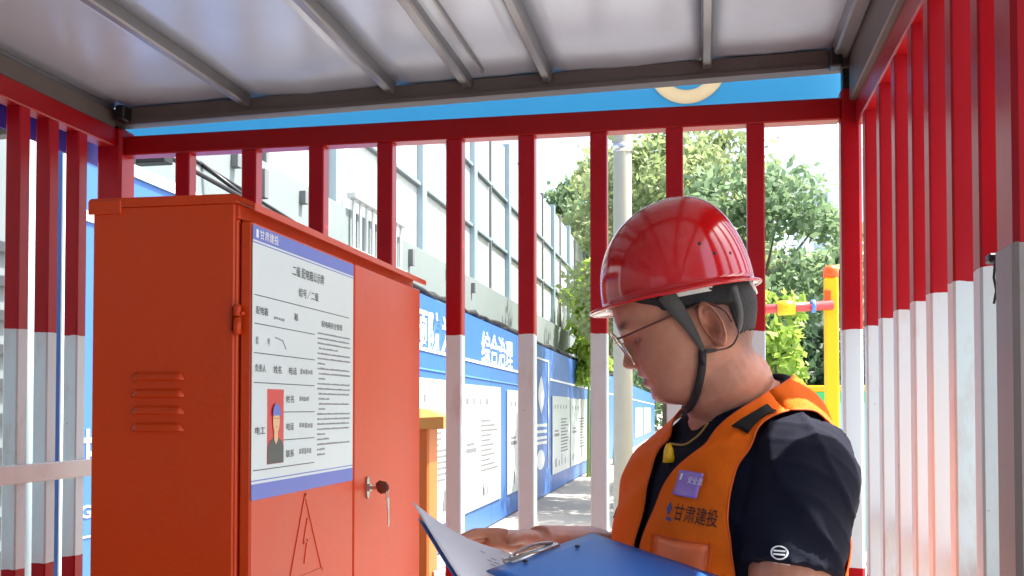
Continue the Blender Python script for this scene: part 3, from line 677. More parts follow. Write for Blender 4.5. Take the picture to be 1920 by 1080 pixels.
bvh = BVHTree.FromPolygons([v.co.copy() for v in shirt.data.vertices], [tuple(p.vertices) for p in shirt.data.polygons])
# vest: two fronts, back, all laid over the shirt
def drape(p, off):
    loc, nn, i, dd = bvh.find_nearest(Vector(p)); return np.array(loc + nn*off)
def edge(tab): 
    a = np.array(tab, float); fz = interp(list(zip(a[:,0], a[:,1]))); fp = interp(list(zip(a[:,0], a[:,2]))); return lambda t: (float(fz(t)), float(fp(t)))
def vest_piece(name, ein, eout, sgn, n=70, k=26, off=.0085):
    P = []
    for t_ in np.linspace(0, 1, n):
        z0, p0 = ein(t_); z1, p1 = eout(t_); row = []
        for s in np.linspace(0, 1, k):
            z_ = z0+(z1-z0)*s; ph_ = R(p0+(p1-p0)*s)*sgn
            w_ = .0020*math.sin(z_*46+ph_*5+2*math.sin(ph_*4))+.0012*math.sin(z_*90-ph_*11)+.0045*(1-abs(math.sin(z_*21+ph_*2.6+1.2*math.sin(ph_*3+z_*9))))**4+.003*(1-abs(math.sin(z_*37-ph_*4.1+.7)))**5
            row.append(drape(torso(ph_, z_, .004), off+w_))
        P.append(row)
    P = np.array(P)
    for _ in range(3):                                  # relax so that the cloth bridges hollows
        Q = P.copy(); Q[1:-1,1:-1] = (P[:-2,1:-1]+P[2:,1:-1]+P[1:-1,:-2]+P[1:-1,2:]+2*P[1:-1,1:-1])/6; Q[1:-1,0] = (P[:-2,0]+P[2:,0]+2*P[1:-1,0])/4; Q[1:-1,-1] = (P[:-2,-1]+P[2:,-1]+2*P[1:-1,-1])/4; P = Q
    v, f = grid(P); o = put(name, v, f, 'vest', None, True, .0012)
    pm = MB()
    for e in (P[:,0], P[:,-1]): pm.tube([p for p in e], .0014, 6)
    q = pm.build('edging', 'piping', None, True); q.parent = o
    return o, P
vest = empty('safety_vest', (0,0,0)); vest.parent = person
fin = edge([(0,.93,1.5),(.3,1.1,1.5),(.5,1.22,1.8),(.58,1.268,2.5),(.68,1.336,7),(.74,1.364,12),(.82,1.41,21),(.90,1.448,34),(.95,1.460,58),(1,1.466,92)])
finr = edge([(0,.93,1.5),(.3,1.1,1.5),(.5,1.22,1.5),(.58,1.268,1.5),(.68,1.336,1.5),(.74,1.364,3),(.82,1.41,9),(.90,1.445,22),(.95,1.458,50),(1,1.466,92)])
fout = edge([(0,.93,88),(.22,1.03,88),(.36,1.12,75),(.46,1.20,58),(.56,1.25,52),(.66,1.30,48),(.76,1.345,46),(.85,1.388,49),(.93,1.424,64),(1,1.430,92)])
foutr = edge([(0,.93,88),(.22,1.03,88),(.36,1.12,82),(.46,1.20,72),(.56,1.25,66),(.66,1.30,63),(.76,1.345,62),(.85,1.388,64),(.93,1.424,74),(1,1.430,92)])
bin_ = edge([(0,.93,181),(.4,1.15,181),(.7,1.35,181),(.80,1.42,181),(.87,1.452,172),(.94,1.462,140),(1,1.466,92)])
bout = edge([(0,.93,88),(.22,1.03,88),(.36,1.12,98),(.46,1.20,112),(.56,1.25,122),(.66,1.30,128),(.76,1.345,130),(.85,1.388,126),(.93,1.424,112),(1,1.430,92)])
PF = {}
for sgn in (1,-1):
    o, PF[sgn] = vest_piece('front_panel', fin if sgn == 1 else finr, fout if sgn == 1 else foutr, sgn); o.parent = vest
    if sgn == 1: vest_front = o
    o, _ = vest_piece('back_panel', bin_, bout, sgn); o.parent = vest
vb = BVHTree.FromPolygons([v.co.copy() for v in vest_front.data.vertices], [tuple(p.vertices) for p in vest_front.data.polygons])
def decal_fn(c, nrm, tilt=0, off=.0022, tree=vb, up=Z):
    """maps flat artwork (u right, v up) on to cloth around point c seen along -nrm"""
    c = np.array(c, float); nrm = np.array(nrm, float); nrm /= np.linalg.norm(nrm); right = np.cross(up, nrm); right /= np.linalg.norm(right); upv = np.cross(nrm, right)
    rr = right*math.cos(tilt)+upv*math.sin(tilt); uu = -right*math.sin(tilt)+upv*math.cos(tilt)
    def fn(u, v, w_=0):
        p = c + rr*u + uu*v + nrm*.08
        h = tree.ray_cast(Vector(p), Vector(-nrm), .2)
        q = np.array(h[0]) if h[0] is not None else np.array(tree.find_nearest(Vector(c+rr*u+uu*v))[0])
        return q + nrm*(off+w_)
    return fn
def patch(name, fn, w_, h_, m, parent, n=8, lay=0, thick=.0008, skew=0):
    v, f = grid([[fn((i/n-.5)*w_+skew*(j/n-.5), (j/n-.5)*h_, lay) for i in range(n+1)] for j in range(n+1)]); return put(name, v, f, m, None, True, thick)
# lettering, badge, pocket, shoulder patch
def chest(phi, z):
    c = torso(R(phi), z); e = torso(R(phi+4), z)-torso(R(phi-4), z); nn = np.cross(e, Z); nn[2] = 0; nn /= np.linalg.norm(nn); return c, nn
LET = (28, 1.312); BADGE = (23, 1.350); POCK = (24, 1.236)
c, nn = chest(*LET); fn = decal_fn(c, nn, R(-4))
o = text_on('lettering', '甘肃建投', .0235, lambda u, v, w_: fn(u-.027, v-.009, 0), 'logo', None, .068); o.parent = vest_front
lg = []
for px, pz in ((-.040,-.012),(-.030,-.014),(-.028,-.010),(-.036,-.007),(-.031,.003),(-.037,.012),(-.041,.002)): lg.append(fn(px, pz))
o = put('logo_mark', lg, [(0,1,2,3),(3,4,5,6)], 'logoblue'); o.parent = vest_front
c, nn = chest(*POCK); fn = decal_fn(c, nn, R(-3), .003)
o = patch('pocket', fn, .088, .085, 'pocket', None); o.parent = vest_front
pm = MB(); bw, bh = .050, .0435; pm.tube([fn(a, b, .001) for a, b in ((-bw,-bh),(-bw,bh),(-bw/2,bh),(0,bh),(bw/2,bh),(bw,bh),(bw,-bh))], .0012, 5); o = pm.build('pocket_seam', 'piping'); o.parent = vest_front
c, nn = torso(R(76), 1.418), None
i0, i1, j0, j1 = 63, 68, 8, 19
def shoulder_patch():
    P = PF[1][i0:i1+1, j0:j1+1]; e1 = np.gradient(P, axis=0); e2 = np.gradient(P, axis=1); nn = np.cross(e1, e2); nn /= np.linalg.norm(nn, axis=2)[...,None]
    if nn[...,2].mean() < 0: nn = -nn
    v, f = grid(P+nn*.003); o = put('shoulder_patch', v, f, 'velcro', None, True, .0015); o.parent = vest_front
shoulder_patch()
# zip tapes along the fronts
for sgn in (1,-1):
    P = PF[sgn][:36,0]; m = MB(); m.tube([p + bd*.001 for p in P], .0026, 6); o = m.build('zip', 'velcro'); o.parent = vest
bdg = empty('name_badge', (0,0,0), 'small lilac plastic name badge clipped above the vest lettering', 'badge')
c, nn = chest(*BADGE); fn = decal_fn(c, nn, R(-4), .0045)
o = patch('badge_plate', fn, .043, .032, 'badge', None, thick=.002); o.parent = bdg
o = text_on('badge_lettering', '安全员', .0095, lambda u, v, w_: fn(u-.002, v+.002, .0015), 'printwhite'); o.parent = bdg
o = put('badge_mark', [fn(-.017,.004,.0015), fn(-.0135,.004,.0015), fn(-.0135,.012,.0015), fn(-.017,.012,.0015)], [(0,1,2,3)], 'printwhite'); o.parent = bdg
# whistle cord end at the neck opening
wv = empty('whistle', (0,0,0), 'small yellow whistle hanging in the open neck of the vest', 'whistle')
# sleeve print
ax = (EL-SLs)/np.linalg.norm(EL-SLs)
sc = SLs + ax*.098; sn_ = np.array((-.30,-.95,0)); fn = decal_fn(sc, sn_, R(-2), .002, bvh)
SLV = (.0, -.008)
rg = MB()
for k in range(20):
    a0, a1 = 2*math.pi*k/20, 2*math.pi*(k+1)/20
    rg.add([fn(SLV[0]+r_*math.cos(a), SLV[1]+r_*.8*math.sin(a)) for r_, a in ((.0085,a0),(.0105,a0),(.0105,a1),(.0085,a1))], [(0,1,2,3)])
for z_ in (-.003,.001): rg.add([fn(SLV[0]+a, SLV[1]+z_+b) for a, b in ((-.007,0),(.007,0),(.007,.002),(-.007,.002))], [(0,1,2,3)])
rg.add([fn(SLV[0]+a, SLV[1]-.016+b) for a, b in ((-.010,0),(-.003,0),(-.003,.002),(-.010,.002))], [(0,1,2,3)]); rg.add([fn(SLV[0]+a, SLV[1]-.016+b) for a, b in ((-.001,0),(.011,0),(.011,.002),(-.001,.002))], [(0,1,2,3)])
o = rg.build('sleeve_print', 'printwhite'); o.parent = shirt
# trousers and shoes
tm = MB()
P = [[torso(p, z_, .006) for p in np.linspace(0,2*math.pi,40,endpoint=False)] for z_ in np.linspace(.86,1.0,8)]; v, f = grid(P, True); f += [tuple(range(40))[::-1], tuple(7*40+j for j in range(40))]; tm.add(list(v), f)
for s in (1,-1): limb(tm, [TC+ld*.085*s+Z*.90, TC+ld*.10*s+bd*.012+Z*.5, TC+ld*.112*s+Z*.05], [.098,.080,.066], 12)
remesh('trousers', tm, .009, 'trousers', 4, person)
for s in (1,-1):
    c = TC+ld*.115*s; sm_ = MB()
    sm_.tube(curve([c-bd*.075+Z*.045, c+Z*.055, c+bd*.09+Z*.045, c+bd*.165+Z*.032, c+bd*.185+Z*.03], 14), [(.03,.04)]+[(.043,.044)]*10+[(.04,.032),(.034,.028),(.015,.018)], 18)
    o = sm_.build('shoe', 'shoe', None, True); o.parent = person
# whistle
c = torso(R(3), 1.385)
m = MB(); wp = drape(c, .010); m.tube([wp+Z*.012, wp+Z*.004, wp-Z*.006, wp-Z*.014], [.003,.0065,.0075,.0085], 12); o = m.build('whistle_body', 'yellow', None, True); o.parent = wv
m = MB(); m.tube([wp-Z*.014, wp-Z*.021], [.004,.003], 10); o = m.build('whistle_tip', 'strapdark', None, True); o.parent = wv
m = MB(); cp = [drape(torso(R(a), z_), .006) for a, z_ in ((22,1.455),(14,1.44),(9,1.425),(5,1.41))]+[wp+Z*.012]; m.tube(curve(cp, 16), .0016, 6); o = m.build('neck_cord', 'boxtan', None, True); o.parent = wv

# hair, eyes
def hair_shell():
    P = []; us = np.linspace(-.030, .085, 60); k = 110
    for u in us:
        f0 = -.058 + .084*sstep(.008, .034, u) if u < .034 else .026+.03*sstep(.034,.06,u)
        c_ = .012; a = (Ff(u)-c_) if f0 > c_ else (c_-Bf(u)); cs = np.clip((f0-c_)/a, -1, 1); cs = math.copysign(abs(cs)**(2.25/2), cs); p0 = math.acos(cs); row = []
        for q in np.linspace(0, 1, k):
            ph_ = p0+(2*math.pi-2*p0)*q; pp = ph_ if ph_ <= math.pi else ph_-2*math.pi
            ul = u+.004*(random.random()-.3)*max(0,1-(u+.030)/.012); f, s, uu = face_pt(pp, ul); e = min(1, min(q,1-q)/.05, max(0,(u+.030))/.035); th = .0003+.0036*e+.0005*random.random()*e
            r_ = math.hypot(f, s)+1e-6; row.append(H(f*(1+th/r_), s*(1+th/r_), uu))
        P.append(row)
    v, f = grid(P); o = put('hair', v, f, 'hair', None, True, .001); o.parent = person
hair_shell()
for s in (1,-1):
    m = MB(); c = H(.0572, s*.033, .0082); bmq = bmesh.new(); bmesh.ops.create_uvsphere(bmq, u_segments=20, v_segments=14, radius=.0122); 
    v = [np.array(x.co)+c for x in bmq.verts]; f = [tuple(w_.index for w_ in q.verts) for q in bmq.faces]; bmq.free(); m.add(v, f)
    o = m.build('eye', 'printwhite', None, True); o.parent = person

# helmet
hb = HO*0+np.array((-.0402,1.44,1.6075)); HT = R(10.8); hF = np.array((-math.cos(HT),0,-math.sin(HT))); hU = np.array((-math.sin(HT),0,math.cos(HT))); hL = np.array((0,-1.,0))
HM = lambda f, s, u: hb+hF*f+hL*s+hU*u
hel = empty('safety_helmet', tuple(hb), "glossy red hard hat worn low on the man's head", 'helmet')
def dome(off=0, lip=True):
    P = []; k = 96
    for el in np.linspace(R(89.5), 0, 40):
        row = []
        for a in np.linspace(0, 2*math.pi, k, endpoint=False):
            ca, sa = math.cos(a), math.sin(a); n = 2.2
            r_ = math.cos(el)**(2/n); z_ = math.sin(el)**(2/n)
            row.append(HM(-.004-.018*z_**2*(1-r_)**.5+(.1045 if ca > 0 else .1065)*r_*ca+off*r_*ca, (.093+off)*r_*sa, (.134+off)*z_))
        P.append(row)
    if lip:
        for t_, dz in ((.25,-.0012),(.55,-.003),(.85,-.005),(1,-.0065)):
            row = []
            for a in np.linspace(0, 2*math.pi, k, endpoint=False):
                ca, sa = math.cos(a), math.sin(a); ext = .0095+.0095*max(0,ca)**2-.001*max(0,-ca)
                R_ = 1+ext*t_/.1; row.append(HM(-.004+(.1045 if ca > 0 else .1065)*R_*ca, .093*R_*sa, dz*(1-.55*max(0,ca))+.002*max(0,-ca)*t_))
            P.append(row)
    return grid(P, True)
v, f = dome(); o = put('shell', v, f, 'helmet', hel, True, .0028)
rim = [v[len(v)-96+j] for j in range(96)]; m = MB(); m.tube(rim+[rim[0]], .0022, 8, False); m.build('rim', 'helmet', hel, True)
P = []
for z_ in (-.012, -.004, .012, .022):
    P.append([HM(-.006+.094*math.cos(a), .083*math.sin(a), z_) for a in np.linspace(R(75), R(285), 60)])
v, f = grid(P); put('head_band', v, f, 'helmetband', hel, True, .0015)
m = MB(); m.tube([HM(-.100,.030,-.004), HM(-.104,.02,-.014), HM(-.106,0,-.018), HM(-.104,-.02,-.014), HM(-.100,-.03,-.004)], [(.007,.003)]*5, 8); m.build('ratchet_strap', 'helmetband', hel, True)
for ff_, uu in ((-.045,.052),(-.062,.036),(-.083,.034)):
    best = None
    n = 2.2; z0 = uu/.134; r0 = (1-z0**n)**(1/n); fx = (ff_+.004)/(.1065*r0); sx = math.sqrt(max(0, 1-fx*fx)); p = HM(ff_-.018*z0**2*(1-r0)**.5, .0938*r0*sx, uu); q = HM(-.004,0,.03); nn = p-q; nn /= np.linalg.norm(nn)
    m = MB(); m.tube([p-nn*.001, p+nn*.0012], .0024, 10); m.build('vent_plug', 'strapdark', hel, True)
pb = BVHTree.FromPolygons([v.co.copy() for v in person.data.vertices], [tuple(p.vertices) for p in person.data.polygons])
def ribbon(name, pts, widths, mm, off=.0030, n=40):
    C = curve([H(*p) for p in pts], n); w_ = np.interp(np.linspace(0,1,n), np.linspace(0,1,len(widths)), widths); Q = []; N = []
    for p in C:
        loc, nn, i, dd = pb.find_nearest(Vector(p)); nn = np.array(nn); loc = np.array(loc)
        free = np.linalg.norm(p-loc); q = loc+nn*max(off, free if (p-loc)@nn > 0 and free < .03 else off); Q.append(q); N.append(nn)
    for _ in range(4):
        Q = [Q[0]]+[(Q[i-1]+2*Q[i]+Q[i+1])/4 for i in range(1,n-1)]+[Q[-1]]; N = [N[0]]+[(N[i-1]+2*N[i]+N[i+1])/4 for i in range(1,n-1)]+[N[-1]]
    P = []
    for i in range(n):
        t_ = Q[min(i+1,n-1)]-Q[max(i-1,0)]; sdv = np.cross(t_, N[i]); sdv /= np.linalg.norm(sdv); P.append([Q[i]-sdv*w_[i]/2, Q[i]+N[i]*.0006, Q[i]+sdv*w_[i]/2])
    v, f = grid(P); put(name, v, f, mm, hel, True, .0013)
for s in (1,-1):
    ribbon('strap', [(.014,s*.084,.050),(.007,s*.083,.025),(-.001,s*.080,-.005),(-.006,s*.076,-.036)], [.024,.021,.013,.006], 'strap')
    ribbon('strap', [(-.072,s*.070,.030),(-.066,s*.076,-.010),(-.044,s*.078,-.042),(-.008,s*.0755,-.038)], [.010,.009,.007,.005], 'strap')
    ribbon('chin_strap', [(-.006,s*.076,-.034),(.004,s*.072,-.058),(.016,s*.060,-.078),(.030,s*.034,-.096),(.036,0,-.0985)], [.010,.011,.011,.011,.011], 'strapdark')
    m = MB(); p = H(-.001,s*.0775,-.046); m.tube([p-Ud*.008,p+Ud*.008], [(.0045,.003)]*2, 8); m.build('buckle', 'strapdark', hel, True)

# glasses
gl = empty('glasses', tuple(H(.09,0,.005)), "thin framed glasses slipped low on the man's nose", 'glasses')
def lens_pt(s, a, k=1.0, df=0):
    sa, ca = math.sin(a), math.cos(a); x = .0255*k*math.copysign(abs(ca)**.8, ca); y = .0245*k*math.copysign(abs(sa)**.8, sa)*(1 if sa > 0 else 1.02)
    return H(.0925+.30*y-.10*max(0, x+.01)+df, s*(.0325+x), .006+y)
for s in (1,-1):
    m = MB(); m.tube([lens_pt(s, a) for a in np.linspace(0, 2*math.pi, 49)], .0013, 8, False); m.build('rim', 'glassframe', gl, True)
    hp = lens_pt(s, R(28)); m = MB(); m.tube(curve([hp, H(.083,s*.066,.018), H(.045,s*.0765,.0195), H(-.008,s*.0825,.021), H(-.028,s*.086,.021), H(-.048,s*.086,.004), H(-.053,s*.082,-.014)], 30), .0015, 8); m.build('temple_arm', 'temple', gl, True)
    m = MB(); m.tube([lens_pt(s, R(170)), H(.089,s*.0085,-.004)], .0009, 6); m.tube([H(.089,s*.0095,.001),H(.0885,s*.011,-.009)], [(.0025,.001)]*2, 8); m.build('nose_pad', 'glassframe', gl, True)
m = MB(); m.tube(curve([lens_pt(1,R(155)), H(.0985,.004,.0175), H(.0985,-.004,.0175), lens_pt(-1,R(155))], 12), .0013, 8); m.build('bridge', 'glassframe', gl, True)
q = NB('lens_glass'); q.b.inputs['Base Color'].default_value = (.95,.97,.97,1); q.b.inputs['Roughness'].default_value = .02; q.b.inputs['Transmission Weight'].default_value = 1; q.b.inputs['IOR'].default_value = 1.05; M['lens'] = q.m
for s in (1,-1):
    v = [lens_pt(s, a, .98) for a in np.linspace(0, 2*math.pi, 40, endpoint=False)]; put('lens', v, [tuple(range(40))], 'lens', gl)

# folder
fo = empty('folder', (-.16,1.26,1.2), "open blue plastic folder with curling papers in the man's hands", 'folder')
P2 = np.array((-.155,1.42,1.274)); P1 = np.array((-.264,1.225,1.249)); sdv = np.array((.80,-.58,-.16)); sdv = sdv/np.linalg.norm(sdv)*.26
nrm = np.cross(P1-P2, sdv); nrm /= np.linalg.norm(nrm); nrm = nrm if nrm[2] > 0 else -nrm
def plate(c4, t_): 
    up_ = [p+nrm*t_ for p in c4]; return list(c4)+up_, [(3,2,1,0),(4,5,6,7)]+[(i,(i+1)%4,4+(i+1)%4,4+i) for i in range(4)]
P = [[P2+(P1-P2)*a+sdv*b+nrm*.004*math.sin(math.pi*a)*math.sin(2.2*b) for a in np.linspace(0,1,12)] for b in np.linspace(0,1,14)]
v, f = grid(P); put('back_cover', v, f, 'folder', fo, True, .0024)
for a, b in ((.30,.10),(.74,.06)):
    p = P2+(P1-P2)*a+sdv*b+nrm*.003; m = MB(); m.tube([p, p+nrm*.0016], .0035, 12); m.build('rivet', 'strapdark', fo, True)
e1 = (P1-P2); e1n = e1/np.linalg.norm(e1); back = -sdv/np.linalg.norm(sdv)
m = MB(); m.tube([P2+e1*.36+back*.004, P2+e1*.80+back*.004], [(.009,.004)]*2, 10); m.build('clip_plate', 'steel', fo, True)
m = MB(); m.tube(curve([P2+e1*.38+back*.006+nrm*.004, P2+e1*.45+back*.009+nrm*.006, P2+e1*.58+back*.010+nrm*.008, P2+e1*.70+back*.009+nrm*.006, P2+e1*.77+back*.006+nrm*.004], 18), .0024, 8); m.build('clip_lever', 'steel', fo, True)
b0 = np.array((-.400,1.365,1.310)); ua = np.array((.115,.060,-.055))*1.55; vc = np.array((.150,-.255,-.080))
def leaf2(u, v_, lift=0, curl=1):
    p = b0+ua*u+vc*v_; return p+Z*(lift - .012*math.sin(math.pi*min(1,u*1.2))*(1-v_*.5)*curl + .010*curl*(1-u)**4*(1-v_)**2 - .05*max(0,u-.62)**1.2)
for k, (mm, name, u0, v0, v1, lift) in enumerate((('folder','front_cover',.02,.07,1.06,-.012),('paper','paper',0,0,1,0),('paper','paper',.03,.02,1.0,-.0035))):
    v, f = grid([[leaf2(u, w_, lift-.004*(k == 2)*math.sin(u*3)) for u in np.linspace(u0, 1.0, 22)] for w_ in np.linspace(v0, v1, 26)]); put(name, v, f, mm, fo, True, .0022 if k == 0 else .0004)
lw = [leaf2(.50,.08,.0012), leaf2(.60,.08,.0012), leaf2(.60,.16,.0012), leaf2(.50,.16,.0012)]
m = MB()
for r_ in range(5):
    for cc in range(7):
        if random.random() < .8: u = .42+.05*cc; w_ = .14+.05*r_; m.add([leaf2(u,w_,.0009),leaf2(u+.035,w_,.0009),leaf2(u+.035,w_+.012,.0009),leaf2(u,w_+.012,.0009)], [(0,1,2,3)])
tag(m.build('print_lines', 'inkgrey', fo), kind='stuff')

# ------------------------------------------------------------------ beyond the bars
# blue hoarding along the street, running away from the shelter
HX = -2.57
def zt(y): return 2.55-.0085*(y-4)
ho = empty('hoarding', (HX-.03, 22, 0), 'long blue site hoarding with white slogan and notice boards', 'hoarding')
yj = [3.70,5.4,7.1,8.8,10.5,12.2,13.9,15.6,17.3,19.5,22,25,28,32,36,41,47,54]
for a, b in zip(yj[:-1], yj[1:]):
    m = MB(); m.add([(HX-.05+dx_, y, z_) for dx_ in (0,.05) for y, z_ in ((a+.004,.02),(b-.004,.02),(b-.004,zt(b)),(a+.004,zt(a)))], [(0,1,2,3)[::-1],(4,5,6,7),(0,1,5,4),(1,2,6,5),(2,3,7,6),(3,0,4,7)]); m.build('panel', 'hoard', ho)
def hband(name, y0, y1, za, zb, mm, x=HX+.004, par=ho):
    n = max(1, int((y1-y0)/4)); ys = np.linspace(y0, y1, n+1); v = []
    for y in ys: v += [(x, y, za+zt(y)-2.5), (x, y, zb+zt(y)-2.5), (x+.006, y, za+zt(y)-2.5), (x+.006, y, zb+zt(y)-2.5)]
    f = []
    for i in range(n): a = 4*i; b = a+4; f += [(a+2,b+2,b+3,a+3),(a,a+1,b+1,b),(a+1,a+3,b+3,b+1),(a,b,b+2,a+2)]
    f += [(0,2,3,1),(4*n,4*n+1,4*n+3,4*n+2)]
    return put(name, v, f, mm, par)
hband('cap_strip', 3.70, 7.4, 2.46, 2.515, 'hoardlight', HX-.052+.06)
hband('cap_strip', 3.70, 7.4, 2.19, 2.235, 'hoardlight'); hband('line_strip', 8.9, 15.2, 1.975, 2.005, 'hoardlight'); hband('line_strip', 17.0, 54, 1.975, 2.01, 'hoardlight')
hband('line_strip', 8.9, 15.2, 1.80, 1.815, 'ltblue')
box('joint_strip', HX+.002, HX+.012, 3.695, 3.725, .05, 2.5, 'hoardlight', ho)
def htext(name, s, y, z, size, width): 
    o = text_on(name, s, size, lambda u, v, w_: (HX+.003+w_, y+u, z+v), 'hoardlight', ho, width, .002); return o
htext('slogan', '安全第一', 6.0, 2.02, .42, 1.9); htext('slogan', '预防为主', 8.75, 2.02, .42, 2.0); htext('slogan', '综合治理', 11.62, 2.00, .42, 1.95)
htext('slogan', '文明施工', 20.6, 1.95, .42, 2.4)
htext('company_name', '甘肃建投', 3.835, 1.19, .20, .8); htext('company_name', 'GANSU', 3.835, .985, .075, .42)
box('underline', HX+.002, HX+.006, 3.84, 4.7, .90, .908, 'hoardlight', ho)
# emblem column
col_ = [(15.25,16.85)]
hband('emblem_frame', 15.25, 15.32, .5, 2.3, 'hoardlight'); hband('emblem_frame', 16.78, 16.85, .5, 2.3, 'hoardlight'); hband('emblem_frame', 15.32, 16.78, 2.27, 2.3, 'hoardlight')
v = [(HX+.006, 16.05+.30*math.sin(math.pi*t_)*s, 1.35+.62*t_) for s in (1,) for t_ in np.linspace(0,1,14)]+[(HX+.006, 16.05-.30*math.sin(math.pi*t_), 1.35+.62*t_) for t_ in np.linspace(1,0,14)]
put('emblem_flame', v, [tuple(range(len(v)))], 'hoardlight', ho)
for z_ in (1.20,1.10,1.0,.92): hband('emblem_bar', 15.6, 16.6, z_, z_+.045, 'hoardlight')
v = [(HX+.006, 16.0+.4*math.cos(a), .62+.16*math.sin(a)) for a in np.linspace(0,2*math.pi,24,endpoint=False)]; put('emblem_disc', v, [tuple(range(24))], 'hoardlight', ho)
labs = ['white notice board nearest the cabinet on the blue hoarding', 'white notice board with grey paragraph and sketch on blue hoarding', 'narrow white notice board before the emblem on blue hoarding', 'white notice board just past the emblem on blue hoarding', 'white notice board beside the lime shrub on blue hoarding']
for i, (a, b) in enumerate(((8.2,10.25),(10.55,12.68),(13.15,15.05),(17.2,19.45),(19.6,22.3))):
    nb = empty('notice_board', (HX, (a+b)/2, .3), labs[i], 'notice board')
    box('board', HX+.004, HX+.022, a, b, .3, 1.72-.008*(a-9), 'board', nb, .004)
    X = HX+.0225; rn = random.Random(i*5+2); z_ = 1.52-.008*(a-9)
    for k in range(rn.randint(3,5)): 
        w_ = rn.uniform(.12,.25); y0 = a+(b-a)*(.10+.16*k); box('heading_mark', X, X+.002, y0, y0+w_*.5, z_-.02, z_+.05, 'seam', nb, 0)
    z_ -= .22
    for k in range(11):
        box('text_line', X, X+.002, a+(b-a)*.45, a+(b-a)*rn.uniform(.68,.92), z_, z_+.024, 'seam', nb, 0); z_ -= .058
    for k in range(5):
        y0 = a+(b-a)*rn.uniform(.08,.85); h_ = rn.uniform(.08,.22); box('sketch_mark', X, X+.002, y0, y0+rn.uniform(.03,.07), .42, .42+h_, 'seam', nb, 0)
    box('sketch_mark', X, X+.002, a+(b-a)*.1, a+(b-a)*.34, .95, 1.0, 'seam', nb, 0); box('sketch_mark', X, X+.002, a+(b-a)*.12, a+(b-a)*.30, 1.03, 1.06, 'seam', nb, 0)
for a, b, lb in ((38.5,43,'pale notice board far along the hoarding behind the pole'),(44,49.5,'farthest pale notice board along the hoarding')):
    nb = empty('notice_board', (HX,(a+b)/2,.3), lb, 'notice board'); box('board', HX+.004, HX+.03, a, b, .3, 1.45, 'board', nb, .004)
    for k in range(3): box('text_line', HX+.031, HX+.034, a+.6, b-.6, .7+.2*k, .75+.2*k, 'seam', nb, 0)
# black cable run sagging along the hoarding top
m = MB(); rn = random.Random(3)
for j in range(4):
    pts = [(HX-.06+rn.uniform(-.05,.05), y, zt(y)+.035+rn.uniform(-.01,.05)) for y in np.arange(6.5, 30, .45)]; m.tube(pts, .022, 6)
tag(m.build('cable_bundle', 'net', None, True), 'black cables bundled along the top of the blue hoarding', 'cables')
# tall white screen standing behind the hoarding
BX = -3.02
bs = empty('screen_wall', (BX, 15, 0), 'tall white panelled screen with grey posts behind the blue hoarding', 'screen')
def ztop(y): return 5.45
ys = [4.4,5.6,6.6,7.9,9.2,10.5,11.8,13.0,14.2,15.4,16.6,17.8,19.0,20.2,21.4,22.6,23.9,25.6]
box('base_band', BX-.02, BX+.10, 4.4, 25.6, 0, 3.12, 'panelgrey', bs, .004)
for i, (a, b) in enumerate(zip(ys[:-1], ys[1:])):
    zz = [3.125, 3.85, 4.65, 5.5] if i > 2 else [3.125, 5.5]
    for z0, z1 in zip(zz[:-1], zz[1:]): box('panel', BX-.03, BX+.0, a+.03, b-.03, z0+.012, z1-.012, 'panelgrey' if i < 2 else 'panelwhite', bs, .004)
    wide = .11 if i % 2 else .03
    box('post', BX-.05, BX+.07 if i % 2 else BX+.03, a-wide/2, a+wide, 3.125, 5.55, 'post' if i % 2 else 'seam', bs, .004)
    if i > 2:
        for z0 in zz[1:-1]: box('rail', BX-.03, BX+.05, a+wide, b-.06, z0-.02, z0+.02, 'post', bs, .004); box('rail_dark_strip', BX-.03, BX+.02, a+wide, b-.06, z0-.035, z0-.022, 'seam', bs, 0)  # thin dark strip below each rail
box('post', BX-.05, BX+.07, 25.6, 25.7, 0, 5.5, 'post', bs, .004)
for y in (5.9,6.3,7.0,9.8,11.3,12.6): box('bracket', BX+.10, BX+.15, y, y+.06, 2.9+random.uniform(-.05,.1), 3.05, 'seam', bs, .003)
rl = empty('balustrade', (BX+.13, 8.7, 3.1), 'short white balustrade on the grey base of the screen', 'balustrade')
for y in np.linspace(8.08,9.42,9):
    box('baluster', BX+.125, BX+.145, y-.02, y+.02, 2.78, 3.2, 'panelwhite', rl, .004)
box('hand_rail', BX+.10, BX+.18, 8.0, 9.5, 3.2, 3.25, 'panelwhite', rl, .004); box('foot_rail', BX+.101, BX+.18, 8.0, 9.5, 2.73, 2.78, 'panelwhite', rl, .004)
# black awning frame over the near end of the hoarding
aw = empty('awning_frame', (HX-.2, 5, 2.6), 'black steel awning frame above the near end of the hoarding', 'awning frame')
m = MB(); 
m.tube([(-2.66,4.35,2.74),(-2.66,6.9,2.62)], .014, 8); m.tube([(-2.95,4.4,2.95),(-2.66,4.75,2.72)], .014, 8); m.tube([(-2.95,5.5,2.92),(-2.66,5.7,2.68)], .014, 8); m.tube([(-2.92,4.35,2.97),(-2.92,6.9,2.80)], .012, 8)
m.build('rails', 'black', aw, True)
m = MB(); m.box(-2.95,-2.64,4.62,4.70,2.68,2.72,.004); m.build('cross_bar','black',aw); m = MB(); m.box(-2.95,-2.64,5.62,5.70,2.63,2.67,.004); m.build('cross_bar','black',aw)
m = MB(); m.tube([(-2.66,4.35,2.72),(-2.62,4.36,.0)], .02, 8); m.build('upright','black',aw)
